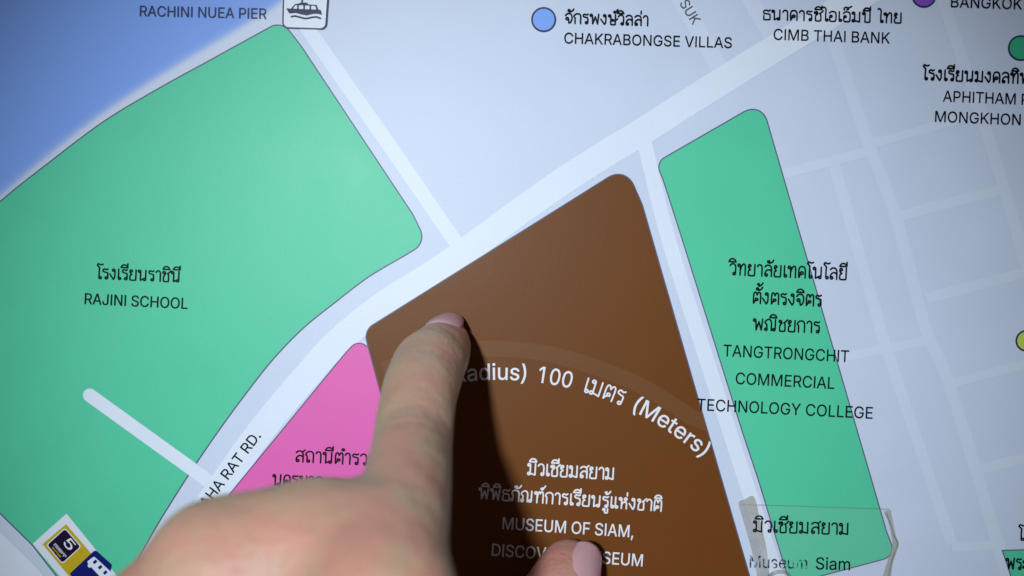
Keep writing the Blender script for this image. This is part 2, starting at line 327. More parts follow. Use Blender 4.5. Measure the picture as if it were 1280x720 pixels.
INTER = {  # glyph outlines of a plain grotesque: advance, points, triangles (thousandths of an em)
 ' ': (187, '', ''),
 '(': (273, '83 207 84 235 86 264 90 294 95 325 101 355 108 385 117 414 126 443 136 471 147 496 159 520 173 545 245 545 229 510 217 483 206 455 197 426 188 398 180 369 173 341 167 312 163 285 160 258 158 232 157 207 158 184 159 161 162 139 166 116 171 92 178 68 185 44 194 18 204 -8 215 -35 228 -64 245 -102 173 -102 151 -62 133 -24 118 14 106 53 96 92 89 130 85 168', '45 44 27 27 26 45 0 45 26 26 25 0 1 0 25 25 24 1 2 1 24 37 36 38 14 13 12 38 36 39 36 35 39 35 34 39 40 39 34 34 33 40 41 40 33 33 32 41 42 41 32 32 31 42 31 30 42 43 42 30 30 29 43 44 43 29 29 28 44 27 44 28 2 24 23 3 2 23 23 22 3 4 3 22 22 21 4 5 4 21 21 20 5 6 5 20 20 19 6 7 6 19 19 18 7 8 7 18 18 17 8 9 8 17 17 16 9 10 9 16 16 15 10 11 10 15 15 14 11 14 12 11'),
 ')': (273, '28 -102 46 -63 59 -34 70 -7 80 20 89 45 96 70 102 94 107 117 111 140 114 163 115 185 116 207 115 232 113 258 110 285 106 312 100 341 93 369 86 398 77 426 67 455 56 483 44 510 28 545 100 545 114 520 126 496 137 471 147 443 157 414 165 385 172 355 179 325 184 294 187 264 189 235 190 207 189 168 184 129 177 90 167 52 155 13 140 -25 122 -62 100 -102', '1 0 45 24 23 25 39 38 10 11 10 38 38 37 11 12 11 37 37 36 12 13 12 36 36 35 13 1 45 44 2 1 44 3 2 44 44 43 3 4 3 43 43 42 4 5 4 42 42 41 5 6 5 41 7 6 41 41 40 7 8 7 40 40 39 8 9 8 39 39 10 9 13 35 14 35 34 14 15 14 34 34 33 15 16 15 33 33 32 16 17 16 32 32 31 17 18 17 31 31 30 18 19 18 30 30 29 19 20 19 29 29 28 20 21 20 28 28 27 21 22 21 27 27 26 22 23 22 26 25 23 26'),
 ',': (188, '31 -125 62 77 145 77 89 -125', '1 0 3 3 2 1'),
 '.': (188, '95 -10 85 -10 75 -7 67 -2 59 5 52 12 47 21 44 31 43 41 44 51 47 61 52 70 59 78 67 84 75 89 85 92 95 93 106 92 115 89 124 84 132 78 139 70 143 61 146 51 147 41 146 31 143 21 139 12 132 5 124 -2 115 -7 106 -10', '5 4 6 7 6 4 8 7 4 9 8 4 11 10 9 1 0 2 3 2 0 15 14 13 3 0 4 0 13 4 9 4 13 13 12 9 11 9 12 17 16 18 24 23 25 21 20 22 27 26 28 26 25 28 25 23 28 23 22 19 22 20 19 31 30 0 30 29 0 29 28 0 28 23 0 23 19 0 13 0 19 19 18 13 18 16 13 15 13 16'),
 '0': (453, '227 -13 199 -11 172 -5 148 5 126 19 107 37 90 58 75 83 63 111 54 143 47 177 43 214 42 254 43 294 47 331 54 366 63 397 76 425 90 450 107 471 127 489 149 503 173 513 199 520 227 522 255 520 281 513 305 503 327 489 346 471 363 450 378 425 390 397 399 366 406 331 410 294 411 254 410 214 406 177 399 143 390 111 378 83 363 58 347 37 327 19 305 5 281 -5 255 -11 227 56 244 57 259 61 273 68 286 78 298 91 308 106 317 125 324 145 330 169 334 195 337 223 338 254 337 285 334 314 330 340 324 363 317 384 308 402 298 418 286 431 273 441 259 448 244 452 227 454 210 452 194 448 180 441 167 431 155 418 145 402 136 384 129 363 123 340 119 314 116 285 115 254 116 223 119 195 123 169 129 145 136 125 145 106 155 91 167 78 180 68 194 61 210 57', '10 9 87 87 86 10 11 10 86 86 85 11 12 11 85 85 84 12 84 83 12 13 12 83 83 82 13 14 13 82 82 81 14 15 14 81 95 1 0 0 48 95 94 2 1 1 95 94 22 74 73 73 23 22 2 94 3 94 93 3 75 74 21 74 22 21 3 93 4 93 92 4 5 4 92 92 91 5 6 5 91 91 90 6 7 6 90 90 89 7 8 7 89 89 88 8 9 8 88 87 9 88 15 81 80 16 15 80 80 79 16 17 16 79 79 78 17 18 17 78 78 77 18 19 18 77 77 76 19 20 19 76 76 75 20 75 21 20 71 25 72 24 72 25 49 47 46 46 50 49 70 26 71 25 71 26 50 46 45 51 50 45 70 69 27 26 70 27 39 38 57 58 57 38 38 37 58 59 58 37 37 36 59 60 59 36 61 60 36 36 35 61 62 61 35 35 34 62 63 62 34 34 33 63 51 45 44 52 51 44 44 43 52 53 52 43 43 42 53 54 53 42 42 41 54 55 54 41 41 40 55 56 55 40 40 39 56 39 57 56 63 33 64 33 32 64 65 64 32 32 31 65 66 65 31 31 30 66 67 66 30 30 29 67 68 67 29 29 28 68 69 68 28 27 69 28 47 49 0 48 0 49 23 73 72 72 24 23'),
 '1': (453, '282 515 282 -6 206 -6 206 442 211 442 81 348 80 430 196 515 206 438', '1 0 4 1 4 2 6 5 3 7 6 3 3 4 7 4 0 7 3 5 8 4 3 8 2 4 8'),
 '5': (453, '221 -13 198 -12 177 -8 157 -2 137 6 120 16 104 28 90 41 78 57 68 73 61 91 56 110 53 136 127 136 130 120 133 111 137 101 143 93 150 84 157 77 166 71 176 66 186 61 197 58 209 56 221 56 235 57 249 59 261 64 273 70 284 77 293 86 302 96 309 107 314 120 318 133 321 147 322 162 321 177 318 192 314 205 308 218 301 230 292 240 283 249 272 257 260 263 247 267 233 270 218 271 206 270 193 269 181 266 169 263 158 258 148 253 140 248 130 240 61 247 91 515 372 515 372 446 156 446 141 307 134 307 142 313 152 320 163 326 176 331 188 334 202 337 215 339 229 340 247 339 264 336 280 332 296 326 311 319 325 311 338 301 349 289 360 277 369 263 378 249 384 233 390 217 394 200 396 182 397 163 396 139 391 115 384 93 374 73 362 54 347 37 330 22 312 10 291 0 269 -7 246 -11 142 313', '11 10 14 14 13 11 12 11 13 64 57 56 65 63 66 64 56 55 55 63 64 64 63 100 7 6 18 18 17 7 8 7 17 17 16 8 9 8 16 16 15 9 10 9 15 14 10 15 57 64 58 59 58 64 64 62 59 2 22 3 22 21 3 23 1 24 26 25 0 48 72 49 71 49 72 24 1 0 0 25 24 70 50 49 49 71 70 1 23 2 22 2 23 67 52 51 68 67 51 69 68 51 51 50 69 50 70 69 3 21 4 21 20 4 5 4 20 20 19 5 6 5 19 18 6 19 63 55 54 54 53 63 53 52 63 66 63 52 52 67 66 27 99 98 28 27 98 47 46 75 75 74 47 73 47 74 28 98 97 29 28 97 97 96 29 96 30 29 45 44 77 77 76 45 46 45 76 75 46 76 36 35 90 90 89 36 37 36 89 89 88 37 88 87 37 38 37 87 87 86 38 39 38 86 86 85 39 30 96 95 31 30 95 95 94 31 32 31 94 94 93 32 33 32 93 93 92 33 92 91 33 34 33 91 91 90 34 90 35 34 39 85 40 85 84 40 41 40 84 84 83 41 83 82 41 42 41 82 82 81 42 81 80 42 43 42 80 80 79 43 44 43 79 79 78 44 77 44 78 26 0 99 99 27 26 47 73 48 72 48 73 61 60 62 59 62 60 63 65 100 62 64 100'),
 'A': (480, '8 -6 197 515 280 515 472 -6 391 -6 281 301 276 315 271 332 265 350 258 370 251 393 244 418 235 446 224 484 253 484 242 445 233 417 226 392 219 369 212 349 206 331 201 315 196 301 89 -6 104 136 104 205 376 205 376 136 239 435 163 205 315 205 340 136 138 136', '0 23 24 25 22 21 32 29 24 0 24 25 25 1 0 25 21 20 1 25 20 20 19 1 19 18 1 18 17 1 17 16 1 16 12 1 12 13 1 4 3 27 26 27 3 6 5 26 26 3 2 6 26 7 26 2 7 8 7 2 9 8 2 10 9 2 11 10 2 15 11 2 14 15 2 30 31 27 15 12 28 15 14 12 13 12 14 1 13 14 14 2 1 12 16 28 11 15 28 29 32 30 22 25 29 25 24 29 26 5 30 27 26 30 4 27 31 31 30 32 24 23 32'),
 'B': (456, '54 -6 54 515 241 515 267 514 291 510 312 504 332 496 349 486 363 474 376 460 386 445 394 428 400 411 403 393 404 374 403 358 401 343 397 329 392 317 385 307 378 297 369 288 360 281 350 275 339 269 328 265 321 262 321 267 328 266 341 263 354 258 366 251 378 242 389 231 399 220 408 206 415 191 420 174 423 156 424 136 423 117 419 98 413 80 405 64 395 48 381 35 365 23 347 12 326 4 302 -1 276 -5 247 -6 131 63 245 63 272 64 294 69 312 75 326 84 336 95 344 108 348 121 349 137 349 148 346 160 343 171 337 181 331 190 323 199 313 206 303 213 291 218 278 222 264 224 248 225 131 225 131 291 238 291 251 292 263 294 275 297 286 302 295 307 304 314 312 321 318 330 323 339 327 349 329 360 330 372 329 387 325 401 318 413 308 424 296 434 281 440 262 444 240 446 131 446 330 266', '0 52 74 1 0 74 74 75 1 75 97 1 52 0 51 51 53 52 73 76 74 75 74 76 96 2 97 1 97 2 78 77 72 78 72 71 71 79 78 50 54 51 53 51 54 72 77 73 76 73 77 95 3 96 2 96 3 27 26 25 25 28 27 55 49 48 56 55 48 69 68 26 82 81 27 54 50 49 49 55 54 69 26 70 71 70 26 79 71 26 26 27 79 80 79 27 27 81 80 93 5 94 5 4 94 95 94 4 3 95 4 45 44 58 44 43 58 59 58 43 43 42 59 42 41 59 60 59 41 41 40 60 61 60 40 40 39 61 62 61 39 39 38 62 38 37 62 63 62 37 37 36 63 64 63 36 36 35 64 35 34 64 65 64 34 34 33 65 66 65 33 33 32 66 15 14 88 14 13 88 89 88 13 13 12 89 56 48 47 47 46 56 57 56 46 46 45 57 45 58 57 66 32 67 32 31 67 31 30 67 68 67 30 30 29 68 26 68 29 25 26 29 25 29 98 28 25 98 27 28 24 82 27 24 83 82 24 24 23 83 23 22 83 84 83 22 22 21 84 21 20 84 85 84 20 20 19 85 86 85 19 19 18 86 18 17 86 17 16 86 87 86 16 16 15 87 15 88 87 89 12 90 12 11 90 11 10 90 91 90 10 10 9 91 9 8 91 92 91 8 8 7 92 93 92 7 7 6 93 5 93 6 24 28 98'),
 'C': (510, '267 -13 235 -11 204 -5 174 6 147 20 122 38 100 59 81 84 64 113 51 144 42 178 36 215 34 254 36 294 42 330 51 364 64 396 81 424 100 449 122 471 147 489 174 503 204 513 235 520 267 522 287 521 306 519 324 515 342 510 359 503 376 496 391 486 406 476 419 464 432 451 443 437 453 421 462 405 469 387 475 369 480 342 404 342 399 359 395 371 390 381 384 391 378 400 370 409 362 416 354 423 344 430 335 435 324 440 314 443 302 446 291 448 279 449 267 450 245 448 225 444 205 437 187 427 170 415 155 399 142 382 130 361 121 338 115 313 111 285 109 254 111 224 115 196 121 170 131 147 142 127 155 109 170 94 187 81 205 72 225 65 245 60 267 59 279 59 291 61 302 63 314 66 324 69 335 74 344 79 354 85 362 92 370 100 378 108 384 118 390 128 395 138 399 150 404 166 480 166 475 140 469 122 462 104 453 88 443 72 432 58 420 45 406 33 391 23 376 13 360 5 342 -1 325 -6 306 -10 287 -12', '8 7 74 74 73 8 9 8 73 73 72 9 10 9 72 72 71 10 11 10 71 71 70 11 12 11 70 69 12 70 12 69 68 13 12 68 68 67 13 14 13 67 67 66 14 15 14 66 66 65 15 16 15 65 65 64 16 17 16 64 79 78 2 60 59 22 2 78 3 77 3 78 61 60 21 60 22 21 80 1 0 0 81 80 58 57 23 82 113 83 55 25 56 113 82 0 81 0 82 56 25 57 25 24 57 23 57 24 1 80 2 79 2 80 58 23 59 22 59 23 3 77 4 77 76 4 5 4 76 6 5 76 76 75 6 7 6 75 74 7 75 17 64 63 18 17 63 63 62 18 19 18 62 20 19 62 62 61 20 61 21 20 111 110 85 86 85 110 53 52 28 28 27 53 54 53 27 26 54 27 86 110 109 87 86 109 109 108 87 88 87 108 50 30 51 30 29 51 52 51 29 28 52 29 102 101 94 95 94 101 101 100 95 96 95 100 100 99 96 97 96 99 99 98 97 40 39 41 42 41 39 39 38 42 43 42 38 38 37 43 44 43 37 37 36 44 45 44 36 36 35 45 88 108 107 89 88 107 107 106 89 90 89 106 106 105 90 91 90 105 105 104 91 92 91 104 104 103 92 93 92 103 103 102 93 102 94 93 45 35 46 35 34 46 47 46 34 34 33 47 48 47 33 33 32 48 49 48 32 32 31 49 50 49 31 30 50 31 83 113 112 84 83 112 112 111 84 111 85 84 54 26 55 25 55 26'),
 'D': (502, '219 -6 90 -6 90 63 215 63 244 64 270 69 294 76 315 86 333 99 349 114 363 131 373 152 382 174 388 199 392 226 393 255 392 284 388 311 382 336 374 358 363 378 350 395 334 410 316 423 296 433 274 440 249 444 221 446 87 446 87 515 225 515 262 513 296 507 327 497 356 484 381 466 404 445 423 421 439 394 451 363 460 330 466 294 468 255 466 216 460 180 451 147 439 116 422 88 403 64 380 43 354 25 324 12 292 2 257 -4 131 515 131 -6 54 -6 54 515 131 446 131 63', '57 56 28 55 2 1 1 2 56 28 56 2 57 28 29 30 27 26 3 0 4 27 30 54 0 3 55 2 55 59 28 2 58 28 58 54 29 28 54 5 53 52 52 6 5 6 52 51 51 7 6 23 33 24 33 32 24 25 24 32 31 25 32 4 0 53 53 5 4 25 31 26 30 26 31 16 15 42 42 41 16 47 46 10 11 10 46 46 45 11 12 11 45 45 44 12 13 12 44 44 43 13 14 13 43 43 42 14 42 15 14 16 41 17 41 40 17 18 17 40 40 39 18 19 18 39 39 38 19 20 19 38 38 37 20 21 20 37 37 36 21 35 21 36 7 51 50 8 7 50 50 49 8 9 8 49 49 48 9 48 47 9 47 10 9 21 35 22 35 34 22 23 22 34 33 23 34 27 54 58 2 59 58 55 3 59'),
 'E': (419, '54 -6 54 515 378 515 378 446 131 446 131 292 361 292 361 223 131 223 131 63 381 63 381 -6', '0 9 8 1 0 8 8 5 1 5 4 1 9 0 11 11 10 9 5 8 7 7 6 5 3 2 4 1 4 2'),
 'F': (410, '54 -6 54 515 375 515 375 446 131 446 131 284 352 284 352 215 131 215 131 -6', '9 8 0 8 5 0 1 0 5 3 2 4 5 8 7 7 6 5 1 5 4 4 2 1'),
 'G': (520, '269 -13 235 -11 203 -5 174 6 146 20 121 38 99 60 80 85 64 113 51 144 42 178 36 215 34 254 36 294 42 330 51 364 64 396 80 424 99 449 121 471 146 489 173 503 202 513 232 520 265 522 285 521 305 518 324 515 342 509 360 502 377 494 392 485 407 474 421 462 433 449 444 435 454 419 463 403 470 386 476 368 482 343 404 343 398 359 393 370 388 380 382 390 376 399 368 407 361 415 352 422 343 429 334 434 324 439 313 443 302 446 291 448 278 449 265 450 244 448 224 444 205 437 186 427 170 415 155 400 142 382 130 361 121 338 115 313 111 285 109 254 111 224 115 196 121 170 131 147 142 127 155 109 170 94 187 82 206 72 226 65 247 60 269 59 289 60 308 63 325 69 342 76 357 86 370 98 381 111 391 126 399 143 404 161 408 181 409 210 445 198 277 193 277 262 484 262 484 200 482 169 477 140 468 113 456 88 441 65 423 45 402 28 379 13 354 2 327 -6 299 -11 409 197', '8 7 74 74 73 8 9 8 73 73 72 9 10 9 72 72 71 10 11 10 71 71 70 11 12 11 70 70 69 12 69 68 12 13 12 68 68 67 13 14 13 67 67 66 14 15 14 66 66 65 15 16 15 65 65 64 16 17 16 64 60 59 22 2 78 3 78 77 3 20 62 61 21 20 61 61 60 21 60 22 21 57 24 58 79 1 80 58 24 23 81 0 82 80 1 0 0 81 80 56 25 57 24 57 25 1 79 2 78 2 79 58 23 59 22 59 23 3 77 4 77 76 4 5 4 76 6 5 76 76 75 6 7 6 75 74 7 75 17 64 63 18 17 63 19 18 63 63 62 19 62 20 19 55 54 26 83 109 108 108 84 83 52 28 53 28 27 53 54 53 27 26 54 27 84 108 107 85 84 107 107 106 85 106 86 85 50 30 51 30 29 51 52 51 29 28 52 29 100 99 94 99 98 94 98 97 94 102 101 89 90 89 101 101 100 90 91 90 100 100 94 91 92 91 94 93 110 94 94 97 93 40 39 41 42 41 39 39 38 42 38 37 42 43 42 37 37 36 43 86 106 105 87 86 105 105 104 87 104 103 87 88 87 103 103 102 88 102 89 88 43 36 44 45 44 36 36 35 45 46 45 35 35 34 46 34 33 46 47 46 33 48 47 33 33 32 48 49 48 32 32 31 49 50 49 31 30 50 31 82 0 109 109 83 82 110 93 95 96 95 93 93 97 96 25 56 55 55 26 25 92 94 110'),
 'H': (517, '54 -6 54 515 131 515 131 295 386 295 386 515 463 515 463 -6 386 -6 386 226 131 226 131 -6', '0 11 10 1 0 10 10 3 1 3 2 1 9 8 7 7 6 9 4 9 6 6 5 4 3 10 9 9 4 3'),
 'I': (185, '54 -6 54 515 131 515 131 -6', '1 0 3 3 2 1'),
 'J': (396, '185 -13 152 -10 122 -3 95 10 71 28 52 51 38 79 30 110 27 145 27 179 104 179 104 146 105 124 109 106 116 91 126 78 138 69 152 62 167 57 185 56 203 57 218 62 232 69 244 78 253 91 260 106 264 124 266 146 266 515 342 515 342 145 340 110 331 79 318 51 298 28 275 10 248 -3 218 -10', '9 8 11 11 10 9 0 18 1 18 17 1 1 17 2 17 16 2 2 16 3 16 15 3 4 3 15 15 14 4 5 4 14 6 5 14 14 13 6 7 6 13 13 12 7 8 7 12 11 8 12 37 21 20 21 37 36 36 22 21 31 30 26 27 26 30 30 29 27 28 27 29 22 36 35 23 22 35 35 34 23 24 23 34 34 33 24 33 32 24 25 24 32 32 31 25 31 26 25 37 20 0 20 19 0 18 0 19'),
 'K': (467, '100 135 98 218 108 231 117 243 126 254 134 265 143 276 152 286 161 297 170 307 179 318 188 328 198 338 207 348 361 515 458 513 233 270 230 270 54 -6 54 515 131 515 131 334 130 225 131 193 131 -6 369 -6 180 259 228 319 458 -5 130 260 131 167 197 235 250 288', '19 18 1 1 18 0 0 18 24 1 0 23 23 22 1 2 1 22 3 2 22 4 3 22 4 22 29 4 29 21 3 4 21 2 3 21 1 2 21 19 1 21 21 20 19 8 7 26 9 8 26 17 16 27 25 28 16 16 28 32 27 16 32 15 14 27 13 27 14 17 27 26 11 10 27 12 11 27 27 13 12 23 0 30 22 23 26 5 22 26 6 5 26 26 7 6 0 24 30 22 5 29 17 26 31 16 17 31 25 16 31 23 30 31 26 23 31 9 26 10 27 10 26 15 27 32'),
 'L': (393, '54 -6 54 515 131 515 131 63 367 63 367 -6', '1 0 3 3 0 5 5 4 3 1 3 2'),
 'M': (628, '54 -6 54 515 156 515 283 189 293 161 305 124 317 86 330 43 299 43 312 84 324 123 336 160 347 189 472 515 574 515 574 -6 498 -6 498 291 498 327 499 369 500 413 501 463 521 463 515 444 511 432 507 420 503 407 488 361 473 320 461 289 346 -6 282 -6 165 289 153 319 139 359 123 406 104 463 125 463 126 416 127 372 128 329 128 291 128 -6 315 93 500 397 126 396', '35 36 1 42 41 0 1 0 41 41 40 1 40 39 1 35 1 39 36 35 38 37 36 38 9 6 43 9 5 8 8 5 4 35 39 45 38 35 45 34 2 38 37 38 2 36 37 2 1 36 2 12 11 29 24 25 14 23 24 14 14 22 23 19 18 14 14 25 19 26 19 25 20 26 25 25 24 20 21 20 24 24 23 21 23 22 21 17 16 15 15 14 17 14 18 17 26 20 44 13 27 20 20 21 13 21 22 13 22 14 13 8 31 30 30 7 8 9 8 7 6 9 7 7 10 6 43 6 10 29 28 12 34 33 2 33 32 3 3 2 33 5 9 43 28 27 13 13 12 28 20 27 44 19 26 44 7 30 29 10 7 11 7 29 11 31 8 32 4 3 32 32 8 4 34 38 45'),
 'N': (523, '54 -6 54 515 140 515 348 186 352 179 357 172 362 163 368 154 374 144 380 133 386 122 393 110 399 97 406 84 413 71 423 50 400 47 398 67 396 81 395 94 395 108 394 121 394 134 393 146 393 157 393 195 393 515 469 515 469 -6 384 -6 197 287 172 328 166 339 158 351 151 364 143 378 98 457 125 461 128 384 130 328 131 291 131 -6 395 106 127 406', '41 40 0 1 0 40 40 39 1 36 1 39 38 36 39 37 36 43 36 37 2 1 36 2 5 4 6 14 16 15 15 28 14 16 14 17 14 13 17 18 17 13 19 18 13 12 19 13 28 15 29 15 16 29 16 17 29 17 18 29 10 9 18 18 19 10 11 10 19 19 12 42 20 12 21 12 13 21 22 21 13 13 14 22 24 22 14 14 28 24 25 24 28 28 27 25 26 25 27 29 18 9 37 35 2 31 30 3 3 2 31 32 31 2 34 33 32 32 2 34 35 34 2 12 20 42 11 19 42 4 3 30 30 29 4 6 4 29 7 6 29 8 7 29 9 8 29 36 38 43 35 37 43'),
 'O': (533, '267 -13 234 -11 203 -5 174 6 147 20 122 38 100 59 81 84 64 113 51 144 42 178 36 215 34 254 36 294 42 330 51 364 64 396 81 424 100 449 122 471 147 489 174 503 203 513 234 520 267 522 300 520 331 513 360 503 387 489 412 471 434 449 453 424 469 396 482 364 492 330 497 294 499 254 497 215 492 178 482 144 469 113 453 84 434 59 412 38 387 20 360 6 330 -5 300 -11 267 59 288 60 309 64 328 71 346 81 363 93 378 108 391 126 403 147 412 170 419 195 423 223 424 254 423 285 419 313 412 339 403 362 391 383 378 400 363 415 346 428 328 437 309 444 288 448 267 450 245 448 225 444 206 437 187 427 171 415 155 400 142 382 131 362 121 339 115 313 111 285 109 254 111 223 115 195 121 170 131 147 142 126 155 109 171 94 187 81 206 71 225 65 245 60', '9 8 88 88 87 9 10 9 87 87 86 10 11 10 86 86 85 11 85 84 11 12 11 84 84 83 12 13 12 83 83 82 13 14 13 82 82 81 14 15 14 81 81 80 15 16 15 80 3 92 4 77 76 20 76 21 20 93 2 94 75 74 22 95 1 0 0 48 95 94 2 1 1 95 94 73 23 74 22 74 23 2 93 3 92 3 93 21 76 75 75 22 21 4 92 5 92 91 5 91 90 5 6 5 90 7 6 90 90 89 7 8 7 89 88 8 89 16 80 79 17 16 79 79 78 17 18 17 78 19 18 78 78 77 19 77 20 19 24 72 71 71 25 24 51 50 46 69 26 70 46 50 47 49 47 50 25 71 70 70 26 25 52 45 44 53 52 44 68 67 28 27 68 28 51 46 45 45 52 51 68 27 69 26 69 27 40 39 56 57 56 39 39 38 57 58 57 38 38 37 58 59 58 37 37 36 59 60 59 36 61 60 36 36 35 61 62 61 35 35 34 62 63 62 34 34 33 63 64 63 33 33 32 64 53 44 43 54 53 43 43 42 54 42 41 54 55 54 41 41 40 55 40 56 55 64 32 65 32 31 65 66 65 31 31 30 66 67 66 30 30 29 67 28 67 29 47 49 0 48 0 49 72 24 73 23 73 24'),
 'P': (445, '54 -6 54 515 235 515 264 513 290 509 314 502 335 493 354 481 370 467 384 450 395 432 404 413 410 392 413 371 415 348 413 325 410 303 404 282 395 263 384 245 370 228 354 214 335 202 314 192 290 185 264 181 235 180 103 180 103 248 232 248 251 249 267 252 282 256 294 261 305 268 314 276 322 286 328 296 332 308 336 320 338 334 338 348 338 362 336 375 332 387 328 399 322 409 314 418 305 426 294 433 282 439 267 443 251 445 232 446 131 446 131 -6 131 248 131 180', '28 56 54 27 0 55 28 27 57 0 27 28 1 0 28 28 54 1 25 30 26 2 53 52 52 3 2 27 55 57 26 30 29 53 2 54 1 54 2 32 31 24 50 4 51 32 24 23 33 32 23 49 5 50 4 50 5 24 31 25 30 25 31 3 52 51 51 4 3 20 19 36 37 36 19 19 18 37 18 17 37 38 37 17 39 38 17 17 16 39 16 15 39 40 39 15 15 14 40 41 40 14 42 41 14 14 13 42 43 42 13 13 12 43 12 11 43 44 43 11 45 44 11 11 10 45 10 9 45 46 45 9 9 8 46 33 23 22 34 33 22 22 21 34 35 34 21 21 20 35 20 36 35 46 8 47 8 7 47 48 47 7 7 6 48 49 48 6 5 49 6 26 29 57 29 56 57 56 28 57'),
 'R': (449, '54 -6 54 515 236 515 265 513 291 510 315 503 336 494 355 482 371 469 385 453 396 436 404 417 410 397 414 375 415 352 414 329 410 308 404 287 396 269 384 251 371 236 354 223 336 212 314 203 291 197 264 193 236 192 90 192 90 261 233 261 252 262 268 264 283 267 295 272 306 278 315 286 322 294 328 303 333 314 336 326 338 338 339 352 338 366 336 379 333 391 328 402 322 412 315 420 306 428 295 434 282 439 268 443 251 445 233 446 131 446 131 -6 349 -6 221 235 306 235 437 -6 131 261 131 192 244 192 322 206', '27 0 55 0 27 28 1 0 28 28 54 1 2 53 52 52 3 2 27 55 61 62 25 57 57 25 58 30 29 57 28 27 61 54 28 60 53 2 54 1 54 2 51 50 4 34 58 35 23 58 24 32 31 58 33 32 58 58 34 33 49 5 50 4 50 5 24 58 25 3 52 51 51 4 3 20 19 36 37 36 19 19 18 37 38 37 18 18 17 38 17 16 38 39 38 16 16 15 39 40 39 15 15 14 40 41 40 14 42 41 14 14 13 42 43 42 13 13 12 43 44 43 12 12 11 44 11 10 44 45 44 10 10 9 45 46 45 9 9 8 46 25 62 56 24 25 56 23 24 56 23 56 63 58 23 63 22 21 58 35 58 21 21 20 35 20 36 35 46 8 47 8 7 47 48 47 7 7 6 48 49 48 6 5 49 6 26 57 61 57 29 60 60 61 57 60 28 61 57 26 62 58 31 30 30 57 58 22 58 63 56 59 63'),
 'S': (447, '224 -15 196 -14 171 -10 147 -4 125 4 105 14 87 26 72 41 59 57 48 74 40 94 35 114 31 143 110 143 112 124 116 112 121 101 128 92 136 83 146 76 157 69 169 64 181 60 195 57 209 56 224 55 240 56 256 58 270 61 284 66 296 72 307 79 317 87 325 96 331 105 336 116 339 127 339 139 339 150 336 159 333 168 327 175 321 182 313 188 304 194 293 199 282 204 270 208 257 213 243 216 182 234 152 243 125 255 102 269 82 285 66 303 55 324 48 347 46 372 47 394 52 415 59 434 70 451 83 467 98 481 116 493 135 503 156 511 179 517 202 520 227 522 252 520 276 517 298 511 319 503 338 493 354 481 369 467 382 452 392 435 400 417 405 398 407 372 332 372 328 394 321 409 312 422 299 432 283 441 266 447 246 451 225 453 210 452 195 450 182 447 170 442 159 437 149 430 141 423 134 415 128 406 124 396 122 386 121 376 122 364 125 354 129 345 135 338 143 331 152 324 161 319 172 314 183 309 193 305 204 302 214 299 266 285 277 282 289 278 301 274 314 269 326 264 339 257 351 250 362 242 373 234 383 224 392 213 400 200 406 187 411 172 413 156 414 139 413 117 409 97 402 78 392 60 379 44 364 29 346 16 326 5 303 -4 279 -10 252 -14', '8 7 17 17 16 8 9 8 16 16 15 9 10 9 15 15 14 10 11 10 14 14 13 11 12 11 13 55 54 106 56 55 106 106 105 56 57 56 105 105 104 57 58 57 104 104 103 58 59 58 103 103 102 59 60 59 102 102 101 60 61 60 101 101 100 61 62 61 100 100 99 62 63 62 99 21 20 3 96 95 66 95 67 66 68 94 93 0 25 24 69 92 91 91 70 69 0 24 1 23 1 24 115 114 50 113 50 114 92 69 93 68 93 69 1 23 2 23 22 2 3 2 22 21 3 22 50 113 51 113 112 51 111 51 112 67 95 94 94 68 67 3 20 4 20 19 4 5 4 19 19 18 5 6 5 18 7 6 18 17 7 18 51 111 52 111 110 52 110 109 52 53 52 109 109 108 53 54 53 108 108 107 54 106 54 107 63 99 98 64 63 98 98 97 64 65 64 97 97 96 65 96 66 65 26 143 27 48 116 49 27 143 142 142 28 27 47 118 48 118 117 48 116 48 117 90 89 72 71 90 72 45 44 121 121 120 45 28 142 141 29 28 141 141 140 29 140 30 29 45 120 46 120 119 46 47 46 119 118 47 119 87 74 88 74 73 88 89 88 73 72 89 73 136 135 34 35 34 135 135 134 35 36 35 134 134 133 36 133 132 36 37 36 132 38 37 132 132 131 38 131 130 38 39 38 130 130 129 39 40 39 129 129 128 40 128 127 40 127 126 40 41 40 126 82 81 83 84 83 81 81 80 84 80 79 84 30 140 139 31 30 139 139 138 31 32 31 138 138 137 32 33 32 137 137 136 33 136 34 33 41 126 42 126 125 42 125 124 42 43 42 124 124 123 43 44 43 123 123 122 44 121 44 122 84 79 85 79 78 85 78 77 85 86 85 77 77 76 86 87 86 76 76 75 87 74 87 75 143 26 0 25 0 26 115 50 49 49 116 115 90 71 91 70 91 71'),
 'T': (449, '26 446 26 515 423 515 423 446 263 446 263 -6 187 -6 187 446', '1 0 7 3 2 4 7 6 5 5 4 7 4 2 7 1 7 2'),
 'U': (517, '259 -14 229 -13 201 -8 175 -1 151 10 129 23 110 39 94 57 80 77 68 99 60 122 56 147 54 173 54 515 130 515 130 178 131 161 134 145 139 130 146 116 154 103 165 92 176 82 190 73 205 66 221 62 239 59 259 58 278 59 296 62 313 66 328 73 341 82 353 92 363 103 371 116 378 130 383 145 386 161 387 178 387 515 463 515 463 173 462 147 457 122 449 99 438 77 424 57 407 39 388 23 366 10 342 -1 316 -8 289 -13', '11 10 17 17 16 11 12 11 16 16 15 12 13 12 15 15 14 13 0 26 1 25 1 26 1 25 2 24 2 25 2 24 3 24 23 3 4 3 23 22 4 23 4 22 5 22 21 5 6 5 21 21 20 6 7 6 20 8 7 20 20 19 8 19 18 8 9 8 18 10 9 18 17 10 18 30 29 52 52 29 53 28 53 29 31 51 50 32 31 50 30 52 51 51 31 30 45 44 36 37 36 44 44 43 37 38 37 43 43 42 38 39 38 42 42 41 39 40 39 41 32 50 49 33 32 49 49 48 33 34 33 48 48 47 34 47 46 34 35 34 46 46 45 35 45 36 35 53 28 0 28 27 0 26 0 27'),
